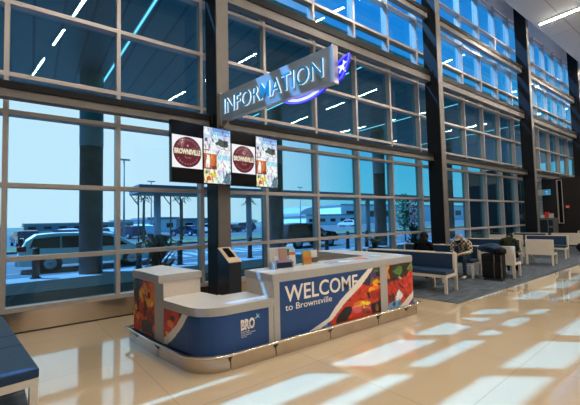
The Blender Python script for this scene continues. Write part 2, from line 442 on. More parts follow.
# curtain wall: one window per steel bay, each with mullions, transoms and panes
ROWS = [0.36, 1.14, 2.29, 3.44, 4.04, 5.21, 6.37, 7.51, 8.65, 9.92, 11.3]
def one(name, bmf, m):
    o = obj(name, bmf, m); C.objects.unlink(o); return o.data
mul_me = one('mullion', bx(-0.033, 0.033, 0.0, 0.235, 0.34, 11.45), 'aluminium')
tra_me = one('transom', bx(0.0, MOD * 5, 0.004, 0.20, -0.036, 0.036), 'aluminium')
pane_mes = [one('pane', bx(0.033, MOD - 0.033, 0.150, 0.151, ROWS[i] + 0.03, ROWS[i + 1] - 0.03), 'glass') for i in range(10)]
def single_face(me):
    bm = bmesh.new(); bm.from_mesh(me); bm.faces.ensure_lookup_table()
    bmesh.ops.delete(bm, geom=[f for f in bm.faces if f.calc_center_median().y > 0.1502 or abs(f.normal.y) < 0.5], context='FACES')
    bm.to_mesh(me); bm.free()
for me in pane_mes: single_face(me)
def put(name, me, loc, parent):
    o = bpy.data.objects.new(name, me); C.objects.link(o); o.location = loc; o.parent = parent; return o
wi = 0
for bay in range(-2, 5):
    k0 = 2 + 5 * bay - (0 if bay > -3 else 0)
    x0 = XM + MOD * (k0)
    if x0 < -12.0: x0 = x0; 
    wi += 1
    root = bpy.data.objects.new('window_%d' % wi, None); C.objects.link(root); root.location = (x0 + bay * 0.0, YW, 0); root['kind'] = 'structure'
    nm = 5
    for i in range(nm): put('mullion', mul_me, (MOD * i, 0, 0), root)
    for z in ROWS: put('transom', tra_me, (0, 0, z), root)
    for i in range(nm):
        for j in range(10): put('pane', pane_mes[j], (MOD * i, 0, 0), root)

# steel columns (H sections) and the horizontal girts between them
def hsec(bm, x, y0, y1, w_, z0, z1):
    box(bm, x - w_ / 2, x + w_ / 2, y0, y0 + 0.035, z0, z1); box(bm, x - w_ / 2, x + w_ / 2, y1 - 0.035, y1, z0, z1)
    box(bm, x - 0.012, x + 0.012, y0 + 0.035, y1 - 0.035, z0, z1)
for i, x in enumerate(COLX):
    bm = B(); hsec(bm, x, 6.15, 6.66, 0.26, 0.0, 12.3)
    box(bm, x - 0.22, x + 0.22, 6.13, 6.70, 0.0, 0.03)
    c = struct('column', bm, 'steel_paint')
    # near-black sheet closing the web side, the recess shade put in as colour
    obj('web_shade_sheet', bx(x - 0.138, x - 0.131, 6.17, 6.65, 0.03, 12.2), 'steel_dark', c)
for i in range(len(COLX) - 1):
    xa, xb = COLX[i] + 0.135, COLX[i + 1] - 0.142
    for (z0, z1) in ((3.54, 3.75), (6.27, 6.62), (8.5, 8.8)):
        bm = B(); box(bm, xa, xb, 6.42, 6.46, z0, z1); box(bm, xa, xb, 6.46, 6.60, z1 - 0.03, z1); box(bm, xa, xb, 6.46, 6.60, z0, z0 + 0.03)
        g_ = struct('beam', bm, 'steel_paint')
        obj('beam_shade_band', bx(xa, xb, 6.395, 6.60, z1 - 0.42 * (z1 - z0), z1 + 0.022), 'steel_dark', g_)  # near-black band painting the web shadow onto the upper girt face
        obj('end_plate', bx(xb - 0.03, xb, 6.34, 6.60, z0 - 0.06, z1 + 0.03), 'steel_dark', g_)

# dark end wall under the girt, with its tall slot window
bm = B()
box(bm, 22, 22.3, 3.0, 5.96, 0, 3.5); box(bm, 22, 22.3, 6.20, 6.14 + 0.71, 0, 3.5); box(bm, 22, 22.3, 5.96, 6.20, 0, 1.16); box(bm, 22, 22.3, 5.96, 6.20, 3.42, 3.5)
struct('wall_right_lower', bm, 'dark_panel')
bm = B()
for a in ((5.96, 5.985), (6.175, 6.20)): box(bm, 21.97, 22.2, a[0], a[1], 1.16, 3.42)
box(bm, 21.97, 22.2, 5.985, 6.175, 1.16, 1.19); box(bm, 21.97, 22.2, 5.985, 6.175, 3.39, 3.42)
wslot = struct('window_9', bm, 'aluminium'); obj('pane', bx(22.1, 22.12, 5.985, 6.175, 1.19, 3.39), 'screen_black', wslot)
struct('ceiling_lower', bx(22.3, 27, 3.0, 6.1, 3.42, 3.5), 'dark_panel')
struct('wall_side_lower', bx(22.3, 27, 3.0, 3.2, 0, 3.42), 'dark_panel')

# ------------------------------------------------------------------ outdoors: ground
struct('ground', bx(-300, 600, 96, 800, -0.6, -0.22), 'field')
struct('planting_bed', bx(-30, 60, 7.2, 10.8, -0.4, -0.02), 'mulch')
struct('sidewalk', bx(-30, 60, 10.8, 14.1, -0.4, 0.0), 'sidewalk')
struct('road', bx(-60, 120, 14.1, 30, -0.5, -0.2), 'asphalt')
struct('kerb', bx(-60, 120, 30, 30.3, -0.5, -0.05), 'curb_red')
struct('lawn', bx(-60, 140, 30.3, 38.5, -0.5, -0.12), 'grass')
struct('parking_lot', bx(-120, 260, 38.5, 96, -0.5, -0.18), 'asphalt')
bm = B()
for y in (17.3, 22.2, 26.4): box(bm, -40, 80, y, y + 0.12, -0.2, -0.192)
for k in range(12): box(bm, 6.2 + k * 0.9, 5.7 + k * 0.9, 18.5, 21.6, -0.2, -0.192)
tag(obj('road_marking', bm, 'road_paint'), kind='structure')

struct('wall_wing', bx(22.5, 60, 8.0, 11.0, -0.2, 4.4), 'wing_wall')
# entrance canopy over the kerb
struct('canopy_soffit', bx(-14, 42, 7.25, 16.4, 6.9, 7.0), 'soffit_planks')
bm = B(); box(bm, -14, 42, 7.25, 16.4, 7.0, 7.42); box(bm, -14, 42, 16.4, 16.5, 6.85, 7.5)
struct('canopy_roof', bm, 'fascia')
for k, x in enumerate((-6.2, 1.66, 9.40, 17.1, 25.0)):
    bm = B(); lathe(bm, [(0.36, 0), (0.36, 4.35)], (x, 13.75, 0), 28)
    c = struct('pillar', bm, 'stone_pillar')
    bm = B(); lathe(bm, [(0.37, 4.35), (0.37, 6.9)], (x, 13.75, 0), 28); obj('pillar_head', bm, 'pillar_paint', c, True)
for x in (2.1, 8.9, 15.7, 22.5, -4.7):
    t = thing('canopy_lamp', {2.1: 'long thin canopy lamp seen through the upper glass left of the black column', 8.9: 'thin canopy lamp seen through the glass behind the information sign', 15.7: 'thin canopy lamp seen through the glass beside the second column', 22.5: 'thin canopy lamp beyond the second column', -4.7: 'thin canopy lamp at the far left end of the entrance canopy'}[x], 'light', (x + 0.5, 0, 6.9), math.radians(2.2), 'canopy lamps')
    obj('housing', bx(-0.06, 0.06, 7.6, 15.6, -0.02, 0.0), 'lamp_housing', t)
    obj('diffuser', bx(-0.022, 0.022, 7.65, 15.55, -0.035, -0.02), 'lamp_cool', t)
# second shelter across the lanes
sh = thing('bus_shelter', 'long flat-roofed shelter on posts across the road', 'shelter', (0, 28, -0.2))
obj('roof', bx(6.2, 60, -1.6, 1.6, 4.1, 4.7), 'roof_dark', sh)
for x in (7.9, 16.1, 24.3, 32.5): 
    bm = B(); lathe(bm, [(0.26, 0), (0.26, 4.1)], (x, 0, 0), 20); obj('post', bm, 'pillar_paint', sh, True)
for x in (6.7, 9.2, 10.0):
    bm = B(); tube(bm, [(x, 0.8, 0), (x, 0.8, 4.1)], 0.06); tube(bm, [(x, 0.8, 3.3), (x - 0.6, 0.8, 4.1)], 0.04); obj('brace', bm, 'bark', sh)

# ================================================================== INFORMATION DESK
desk = thing('information_desk', 'U-shaped welcome desk with navy and painted graphic panels and steel bumper rail', 'desk')
def arc(cx, cy, r, a0, a1, n=8): return [(cx + r * math.cos(math.radians(a0 + (a1 - a0) * i / n)), cy + r * math.sin(math.radians(a0 + (a1 - a0) * i / n))) for i in range(n + 1)]
corner = arc(1.80, 3.99, 0.37, 187, 270, 10)
LEFT = [(1.195, 5.42), (1.315, 4.58)]
LOWP = [(1.315, 4.58)] + corner + [(2.40, 3.62)]
RIGHTP = [(2.40, 3.62), (5.24, 3.62)] + arc(5.24, 3.76, 0.14, 270, 360, 5)[1:] + [(5.42, 4.2), (5.38, 5.6)]
FULL = [LEFT[0]] + LOWP + RIGHTP[1:]
BZ = 0.16
# bodies
bm = B(); pod = [(1.195, 5.42), (1.315, 4.58), (1.875, 4.62), (1.66, 5.70)]; prism(bm, pod, 0.02, 0.89); obj('pedestal', bm, 'counter_body', desk)
lowpoly = LOWP + [(2.355, 4.20), (1.95, 4.19), (1.87, 4.61)]
bm = B(); prism(bm, lowpoly, 0.02, 0.60); obj('pedestal', bm, 'frame_grey', desk)
hi = RIGHTP + [(4.85, 5.62), (4.78, 4.20), (2.355, 4.20)]
bm = B(); prism(bm, hi, 0.02, 0.89); obj('pedestal', bm, 'counter_body', desk)
# tops
def two_tone(bm):
    bm.normal_update()
    for f in bm.faces: f.material_index = 0 if f.normal.z > 0.9 else 1
def grow(poly, d):
    n = len(poly); out = []
    for i in range(n):
        a, b_, c_ = Vector(poly[i - 1]), Vector(poly[i]), Vector(poly[(i + 1) % n])
        t1 = (b_ - a).normalized(); t2 = (c_ - b_).normalized(); n1 = Vector((t1.y, -t1.x)); n2 = Vector((t2.y, -t2.x))
        nn = (n1 + n2).normalized(); out.append(tuple(b_ + nn * d / max(0.5, nn.dot(n1))))
    return out
bm = B(); prism(bm, grow(pod, 0.014), 0.885, 0.98, bevel=0.006); two_tone(bm); obj('counter_top', bm, ['solid_surface', 'frame_grey'], desk)
bm = B(); prism(bm, grow(lowpoly, 0.014), 0.597, 0.69, bevel=0.006); two_tone(bm); obj('counter_top', bm, ['solid_surface', 'frame_grey'], desk)
bm = B(); prism(bm, grow(hi, 0.014), 0.885, 0.98, bevel=0.006); two_tone(bm); obj('counter_top', bm, ['solid_surface', 'frame_grey'], desk)
# front stiles
def strip(path, z0, z1, d0, d1, m, name):
    a = offset_path(path, d1); b_ = offset_path(path, d0)
    bm = B(); prism(bm, a + b_[::-1], z0, z1); return obj(name, bm, m, desk)
strip([(2.33, 3.62), (2.396, 3.62)], BZ, 0.60, 0, 0.010, 'frame_grey', 'stile')
strip([(2.404, 3.62), (2.495, 3.62)], BZ, 0.885, 0, 0.010, 'frame_grey', 'stile')
strip([(2.495, 3.62), (4.425, 3.62)], 0.872, 0.888, 0, 0.010, 'frame_grey', 'stile')
strip([(4.43, 3.62), (4.60, 3.62)], BZ, 0.885, 0, 0.010, 'frame_grey', 'stile')
strip([(1.298, 4.70), (1.333, 4.45)], BZ, 0.885, 0, 0.010, 'frame_grey', 'stile')
# kick plates and rail
def sub(path, s0, s1, n=24):
    P = [Vector(p) for p in path]; L = [0]
    for a, b_ in zip(P, P[1:]): L.append(L[-1] + (b_ - a).length)
    out = []
    marks = sorted(set([s0, s1] + [l for l in L if s0 < l < s1]))
    for s in marks:
        k = 0
        while k < len(L) - 2 and s > L[k + 1]: k += 1
        out.append(tuple(P[k].lerp(P[k + 1], (s - L[k]) / (L[k + 1] - L[k]))))
    return out
def plen(path): return sum((Vector(b_) - Vector(a)).length for a, b_ in zip(path, path[1:]))
TL = plen(FULL)
cuts = [0.0, 0.95, 2.02, 2.62, 3.52, 4.52, TL - 2.02, TL - 1.2]
for a, b_ in zip(cuts, cuts[1:]):
    pth = sub(FULL, a + 0.007, b_ - 0.007); strip(pth, 0.0, 0.150, 0.0, 0.060, 'stainless_dark', 'kick_plate')
    strip(pth, 0.150, 0.160, 0.0, 0.052, 'black', 'kick_cap')
rail = offset_path(sub(FULL, 0.0, TL - 1.7), 0.112)
bm = B(); s0 = offset_path(FULL, 0.0)[0]
pts = [(s0[0] + 0.05, s0[1] + 0.03, 0.188)] + [(x, y, 0.188) for x, y in rail]
tube(bm, pts, 0.015, 10); obj('bumper_rail', bm, 'stainless', desk)
for s in cuts[1:6] + [0.3, TL - 2.3]:
    q = sub(FULL, s - 0.01, s + 0.01); a = offset_path(q, 0.055)[0]; c_ = offset_path(q, 0.112)[0]
    bm = B(); tube(bm, [(a[0], a[1], 0.11), (c_[0], c_[1], 0.18)], 0.012, 6); obj('rail_bracket', bm, 'black', desk)

# printed graphics --------------------------------------------------------------
NAVY = (0.006, 0.052, 0.190); NAVYD = (0.012, 0.035, 0.12); CREAM = (0.80, 0.72, 0.64)
RED = '#c8341a'; RED2 = '#a82414'; ORG = '#e8761c'; YEL = '#f0a81e'; DK = '#2a1e18'; DKB = '#18161c'; GRN = '#4c7a34'; PUR = '#5a3e74'; LB = '#6c9cc4'; PINK = '#d85a68'
left_ops = [('r', RED, 0, 0, 1, 1), ('p', DK, [(0, .68), (0, 1), (.45, 1), (.38, .82), (.2, .62), (.12, .5)]), ('r', '#3f6a34', .02, .82, .14, .97), ('r', '#463a78', .22, .86, .36, .97),
            ('p', ORG, [(.25, .78), (.62, .98), (1, .98), (1, .62), (.6, .5), (.3, .58)]), ('e', YEL, .45, .72, .20, .10), ('e', YEL, .72, .62, .16, .08), ('e', RED, .6, .7, .1, .035), ('e', DK, .72, .76, .07, .06), ('e', DK, .52, .56, .09, .03),
            ('p', DK, [(.18, .62), (.3, .62), (.26, .4), (.12, .3)]), ('e', '#7a1a12', .78, .33, .16, .16), ('e', '#6a1a14', .55, .45, .08, .16), ('e', YEL, .10, .42, .06, .06), ('e', ORG, .22, .24, .08, .05), ('e', YEL, .05, .30, .04, .05),
            ('r', DKB, .38, .03, .86, .25), ('r', '#3c5aa0', .86, .0, 1, .1), ('r', LB, .26, 0, .5, .04)]
painted('graphic_panel', offset_path([(1.200, 5.385), (1.303, 4.665)], 0.009), BZ + .01, 0.875, 64, left_ops, RED, 'print', desk, 0.012, wob=0.018, seed=3)
low_path = offset_path([(1.335, 4.44)] + corner + [(2.325, 3.62)], 0.009)
low_ops = [('P', RED, [(0, 1), (0, .10), (.12, .35), (.24, .68), (.32, 1.02)]), ('p', RED2, [(0, 1), (0, .6), (.1, .7), (.12, 1)]), ('e', ORG, .10, .62, .05, .10), ('e', YEL, .05, .32, .03, .06), ('e', DK, .13, .80, .035, .08), ('e', YEL, .14, .48, .02, .05), ('p', DK, [(.22, 1), (.22, .8), (.3, .9), (.32, 1)]),
           ('P', CREAM, [(0, .0), (0, .16), (.10, .40), (.20, .70), (.27, 1.0), (.345, 1.0), (.26, .62), (.15, .26), (.05, 0)])]
painted('graphic_panel', low_path, BZ + .01, 0.592, 46, low_ops + [('P', NAVY, [(.35, 1.01), (.265, .62), (.155, .26), (.055, -.01), (1.01, -.01), (1.01, 1.01)])], NAVY, 'print', desk, 0.012, seed=4)
def fx(x): return (x - 2.495) / (4.425 - 2.495)
def fz(z): return (z - 0.17) / (0.872 - 0.17)
mid_ops = [('P', RED, [(fx(3.10), -.01), (fx(3.62), fz(.437)), (fx(4.0), fz(.66)), (fx(4.29), 1.01), (1.01, 1.01), (1.01, -.01)]),
           ('p', '#3a2a4c', [(fx(4.0), fz(.66)), (fx(4.29), 1.05), (1.05, 1.05), (1.05, .84), (.90, .74), (.86, .62)]), ('e', PUR, .91, .86, .035, .09), ('e', GRN, .955, .92, .03, .05), ('e', GRN, .905, .74, .018, .06), ('e', DK, .97, .86, .03, .05),
           ('p', ORG, [(.86, .52), (.93, .66), (1.02, .84), (1.02, .58), (.95, .50)]), ('e', YEL, .955, .66, .045, .07), ('e', YEL, .88, .55, .02, .05), ('e', DK, .985, .62, .02, .03), ('e', '#e86a20', .93, .58, .03, .03),
           ('e', RED2, .93, .40, .05, .10), ('e', '#8a1c12', .99, .36, .03, .15), ('p', DK, [(.84, .5), (.88, .48), (.87, .36), (.85, .34)]),
           ('e', PINK, .72, .22, .06, .10), ('e', ORG, .76, .32, .08, .04), ('e', YEL, .78, .30, .03, .05), ('e', YEL, .72, .26, .05, .018), ('e', YEL, .84, .27, .03, .04), ('e', PINK, .82, .16, .05, .06), ('e', YEL, .80, .18, .012, .10),
           ('p', DKB, [(.50, .05), (.52, .18), (.58, .28), (.66, .30), (.66, .22), (.62, .02), (.5, .0)]), ('r', DKB, .88, .02, 1.0, .24), ('e', '#86462a', .95, .12, .02, .08),
           ('p', '#2c5a9c', [(fx(3.12), 0), (fx(3.30), .14), (fx(3.36), 0)]), ('e', LB, .39, .05, .02, .05),
           ('P', CREAM, [(fx(2.93), -.01), (fx(3.30), fz(.28)), (fx(3.54), fz(.49)), (fx(3.9), fz(.705)), (fx(4.165), 1.01), (fx(4.29), 1.01), (fx(3.99), fz(.64)), (fx(3.63), fz(.437)), (fx(3.38), fz(.25)), (fx(3.13), -.01)])]
painted('graphic_panel', offset_path([(2.495, 3.62), (4.425, 3.62)], 0.009), 0.17, 0.872, 62, [('P', NAVY, [(-.1, -.1), (1.1, -.1), (1.1, 1.1), (-.1, 1.1)])] + mid_ops[:], NAVY, 'print', desk, 0.012, wob=0.006, seed=5)
end_ops = [('r', RED, 0, 0, 1, 1), ('p', '#3c2a20', [(0, .62), (0, 1.05), (.75, 1.05), (.72, .8), (.5, .66), (.3, .6), (.15, .62)]), ('p', ORG, [(0, .72), (.0, 1), (.07, .98), (.08, .7)]), ('p', GRN, [(.18, .84), (.36, .98), (.48, .96), (.42, .74), (.3, .78)]), ('p', '#6a9a44', [(.58, .80), (.74, .96), (.82, 1.0), (.74, .74), (.64, .86)]),
           ('p', '#c9b78c', [(.80, .80), (.86, .96), (1.05, 1.05), (1.05, .7), (.92, .74)]), ('e', YEL, .86, .86, .05, .07), ('e', GRN, .93, .95, .05, .05), ('p', DK, [(.5, .95), (.55, .95), (.62, .7), (.52, .6)]), ('e', '#b9b0a0', .42, .68, .06, .04),
           ('p', '#b82a18', [(.0, .60), (.3, .62), (.55, .70), (.9, .72), (1, .6), (1, .3), (0, .2)]), ('p', DK, [(.3, .56), (.5, .46), (.52, .42), (.38, .46)]), ('p', '#cf3b2a', [(.5, .5), (.7, .62), (1, .58), (1, .36), (.6, .34)]),
           ('e', '#6a1c14', .12, .25, .10, .10), ('e', YEL, .70, .20, .05, .04), ('p', '#dce6ee', [(.22, .08), (.26, .34), (.36, .40), (.44, .28), (.40, .06)]), ('p', LB, [(0, 0), (.05, .16), (.25, .20), (.45, .08), (.42, 0)]), ('e', '#8a1c12', .56, .24, .07, .08), ('e', '#2a4a8a', .18, .12, .05, .05)]
endp = offset_path([(4.60, 3.62), (5.235, 3.62)] + arc(5.24, 3.76, 0.14, 272, 350, 5), 0.009)
end_ops += [('P', CREAM, [(.34, -.01), (.56, .14), (.82, .30), (1.01, .50), (1.01, .30), (.82, .16), (.62, -.01)]), ('P', '#20408a', [(.63, -.01), (.83, .15), (1.01, .29), (1.01, -.01)])]
painted('graphic_panel', endp, 0.17, 0.872, 62, end_ops, RED, 'print', desk, 0.012, wob=0.018, seed=6)
# lettering
YL = 3.62 - 0.0095
text('lettering', 'WELCOME', (2.575, YL, 0.606), (1, 0, 0.004), (0, 0, 1), 1.335, 0.208, 'text_white', desk, 0.003, bold=0.012)
text('lettering', 'to Brownsville', (2.578, YL, 0.502), (1, 0, 0.004), (0, 0, 1), 0.80, 0.080, 'text_white', desk, 0.003)
def plane_icon(bm, o, u, v, n, s, d=0.003, rot=0.0, mi=0):
    P = [(0, -.5), (.05, -.38), (.06, -.12), (.46, -.22), (.46, -.14), (.07, .12), (.06, .32), (.18, .42), (.18, .48), (0, .44), (-.18, .48), (-.18, .42), (-.06, .32), (-.07, .12), (-.46, -.14), (-.46, -.22), (-.06, -.12), (-.05, -.38)]
    c_, s_ = math.cos(rot), math.sin(rot); P = [((x * c_ - y * s_) * s, (x * s_ + y * c_) * s) for x, y in P]
    return extr(bm, P, o, u, v, n, d, mi)
text('emblem', 'BRO', (1.945, YL, 0.385), (1, 0, 0.03), (0, 0, 1), 0.185, 0.125, 'text_white', desk, 0.003, bold=0.05)
bm = B()
for k in range(3): box(bm, 1.945, 2.135, YL - 0.0045, YL - 0.003, 0.418 + 0.020 * k, 0.4215 + 0.020 * k)
ob = obj('emblem_line', bm, 'navy_vinyl', desk)
bm = B(); plane_icon(bm, (2.168, YL, 0.515), (1, 0, 0), (0, 0, 1), (0, -1, 0), 0.075, rot=math.radians(125)); obj('emblem_airplane', bm, 'light_blue', desk)
for k, s in enumerate(('Brownsville', 'South Padre Island', 'International', 'Airport')):
    text('lettering', s, (1.946, YL, 0.364 - 0.020 * k), (1, 0, 0.02), (0, 0, 1), 0.0105 * len(s), 0.013, 'text_white', desk, 0.002)
text('lettering', ' ', (0, 0, 0), (1, 0, 0), (0, 0, 1), 1, 1, 'text_white', desk) if False else None

# info pedestal at the column ------------------------------------------------------
kp = thing('information_kiosk', 'dark steel pedestal with sloped brass-coloured top against the black column', 'kiosk', (2.955, 5.90, 0), math.radians(7))
side = [(-0.20, 0), (-0.20, 0.90), (0.18, 1.16), (0.18, 0)]
bm = B(); extr(bm, side, (-0.13, 0, 0), (0, 1, 0), (0, 0, 1), (1, 0, 0), 0.26); obj('housing', bm, 'kiosk_dark', kp)
bm = B(); sl = Vector((0, 0.405, 0.27)).normalized(); nn = Vector((0, -0.27, 0.405)).normalized()
extr(bm, [(-0.135, 0), (0.135, 0), (0.135, 0.455), (-0.135, 0.455)], (0, -0.20, 0.90), (1, 0, 0), sl, nn, 0.012); pl = obj('sloped_top', bm, 'brass_plate', kp)
bm = B(); extr(bm, [(-0.06, 0.14), (0.08, 0.14), (0.08, 0.42), (-0.06, 0.42)], Vector((0, -0.20, 0.90)) + nn * 0.012, (1, 0, 0), sl, nn, 0.006); obj('screen', bm, 'screen_black', pl)
obj('side_plate', bx(-0.136, -0.13, -0.19, 0.17, 0.04, 0.30), 'brass_plate', kp)

# information blade sign ----------------------------------------------------------------
SA, SB = Vector((2.97, 6.12, 0)), Vector((3.45, 3.50, 0))
sd = (SB - SA).normalized(); sn = Vector((sd.y, -sd.x, 0))    # sn points to -X side
if sn.x > 0: sn = -sn
SL = (SB - SA).length
sign = thing('information_sign', 'long grey blade sign reading INFORMATION hung from the black column', 'sign')
def P_(s, z, o=0.0): return SA + sd * s + Vector((0, 0, z)) + sn * o
bm = B(); extr(bm, [(0, 3.58), (SL, 3.58), (SL, 4.12), (0, 4.12)], P_(0, 0, -0.05), sd, (0, 0, 1), sn, 0.10); sb = obj('board', bm, 'sign_face', sign)
bm = B(); extr(bm, [(SL, 3.57), (SL + 0.03, 3.57), (SL + 0.03, 4.13), (SL, 4.13)], P_(0, 0, -0.06), sd, (0, 0, 1), sn, 0.12); obj('end_cap', bm, 'sign_edge', sign); bm = B()
extr(bm, [(-0.03, 3.50), (0.02, 3.50), (0.02, 4.14), (-0.03, 4.14)], P_(0, 0, -0.06), sd, (0, 0, 1), sn, 0.12); obj('end_cap', bm, 'sign_edge', sign)
bm = B(); extr(bm, [(0.02, 3.62), (0.30, 3.62), (0.16, 3.56), (0.06, 3.46), (0.02, 3.46)], P_(0, 0, -0.02), sd, (0, 0, 1), sn, 0.04); obj('gusset', bm, 'sign_edge', sign); bm = B()
extr(bm, [(-0.14, 4.0), (-0.03, 4.0), (-0.03, 4.05), (-0.14, 4.05)], P_(0, 0, -0.03), sd, (0, 0, 1), sn, 0.06); obj('bracket', bm, 'sign_edge', sign); bm = B()
extr(bm, [(-0.10, 3.50), (-0.03, 3.50), (-0.03, 3.60), (-0.10, 3.60)], P_(0, 0, -0.03), sd, (0, 0, 1), sn, 0.06); obj('bracket', bm, 'sign_edge', sign)
text('lettering', 'INFORMATION', P_(0.13, 3.70, 0.05), sd, (0, 0, 1), SL * 0.895, 0.285, 'letter_face', sign, 0.022, bold=0.004, side='letter_side')
# glowing swoosh with airplane, carried behind the board
em = thing('airplane_emblem', 'glowing blue crescent emblem with a white airplane behind the blade sign', 'sign')
def E_(poly, o, d, m, nm):
    bm = B(); extr(bm, poly, P_(0, 0, o), sd, (0, 0, 1), sn, d); return obj(nm, bm, m, em)
def crescent(t0, t1, c0, c1, n=22, k=0.0):
    # c0/c1: (centre s, centre z, rs, rz) outer and inner ellipses
    a = [(c0[0] + c0[2] * math.cos(math.radians(t)), c0[1] + c0[3] * math.sin(math.radians(t))) for t in [t0 + (t1 - t0) * i / n for i in range(n + 1)]]
    b_ = [(c1[0] + c1[2] * math.cos(math.radians(t)), c1[1] + c1[3] * math.sin(math.radians(t))) for t in [t1 + (t0 - t1) * i / n for i in range(n + 1)]]
    return a + b_
fin = [(SL - 0.02, 3.62), (SL + 0.07, 3.67), (SL + 0.13, 3.75), (SL + 0.18, 3.86), (SL + 0.21, 3.97), (SL + 0.13, 3.95), (SL + 0.06, 3.92), (SL - 0.02, 3.87)]
E_(fin, -0.13, 0.05, 'logo_blue', 'fin')
bm = B(); tube(bm, [P_(s, z, -0.07) for s, z in fin[:6]] + [P_(fin[5][0], fin[5][1], -0.07), P_(fin[6][0], fin[6][1], -0.07), P_(fin[7][0], fin[7][1], -0.07)], 0.011, 6); obj('neon_outline', bm, 'neon_blue', em)
bm = B(); plane_icon(bm, P_(SL + 0.09, 3.81, -0.075), sd, (0, 0, 1), sn, 0.19, d=0.01, rot=math.radians(-35)); obj('airplane', bm, 'logo_white', em)
cres = crescent(205, 308, (SL - 0.66, 4.02, 0.72, 0.52), (SL - 0.66, 4.02, 0.58, 0.44))
E_(cres, -0.13, 0.05, 'logo_blue', 'crescent')
n_ = len(cres) // 2
bm = B(); tube(bm, [P_(s, z, -0.07) for s, z in cres[:n_]], 0.012, 6); tube(bm, [P_(s, z, -0.07) for s, z in cres[n_:]], 0.010, 6); obj('neon_outline', bm, 'neon_blue', em)
bm = B(); mid = [(0.5 * (a[0] + b_[0]), 0.5 * (a[1] + b_[1])) for a, b_ in zip(cres[:n_], cres[n_:][::-1])]
tube(bm, [P_(s, z, -0.075) for s, z in mid[2:-2]], 0.022, 6); obj('white_stripe', bm, 'logo_white', em)
obj('mounting_arm', tube(B(), [P_(SL - 0.5, 3.9, -0.10), P_(SL + 0.1, 3.9, -0.10)], 0.02), 'sign_edge', em)

# display screens ----------------------------------------------------------------------
RS = math.radians(8.0)
scx = Vector((math.cos(RS), math.sin(RS), 0)); scn = Vector((math.sin(RS), -math.cos(RS), 0))   # faces the hall
SC0 = Vector((3.03, 5.95, 0))
coll = [('r', '#dfeaf6', 0, 0, 1, 1), ('R', '#c4d2ea', 0, .80, .22, 1), ('R', '#eef2f6', .05, .86, .18, .95), ('R', '#5a5a66', .04, .74, .14, .80), ('R', '#c4daf2', .24, .78, 1, 1), ('R', '#8eb4e6', .24, .88, 1, 1), ('R', '#6a92de', .4, .94, 1, 1),
        ('e', '#3c5050', .68, .72, .26, .05), ('e', '#44584c', .66, .77, .14, .05), ('e', '#2c3a38', .84, .76, .08, .05), ('R', '#eceff4', .0, .60, 1, .675), ('R', '#c9564a', .02, .575, .20, .60), ('R', '#d4deea', .28, .55, 1, .60), ('r', '#8a98aa', .5, .63, .9, .645),
        ('R', '#b85a2c', .0, .25, .46, .53), ('e', '#cc7440', .30, .40, .12, .10), ('R', '#f0ece6', .06, .28, .22, .46), ('R', '#faf6f0', .10, .44, .20, .50), ('r', '#7a3a20', .28, .26, .44, .32),
        ('R', '#e0f2fa', .50, .25, 1, .53), ('R', '#a6d4ee', .50, .44, 1, .53), ('r', '#f6f8f8', .56, .27, .9, .38), ('p', '#5a7e92', [(.66, .0), (1, .0), (1, .24), (.86, .2)]), ('R', '#f2e8b4', .0, .0, .46, .23), ('e', '#d25a44', .16, .07, .08, .04), ('e', '#e8c04a', .34, .15, .10, .05), ('e', '#6a9a5a', .08, .18, .06, .03), ('e', '#f6f6f6', .36, .06, .08, .05), ('r', '#d8e6f2', .50, .06, .66, .24), ('r', '#8aa6bc', .70, .08, .76, .22)]
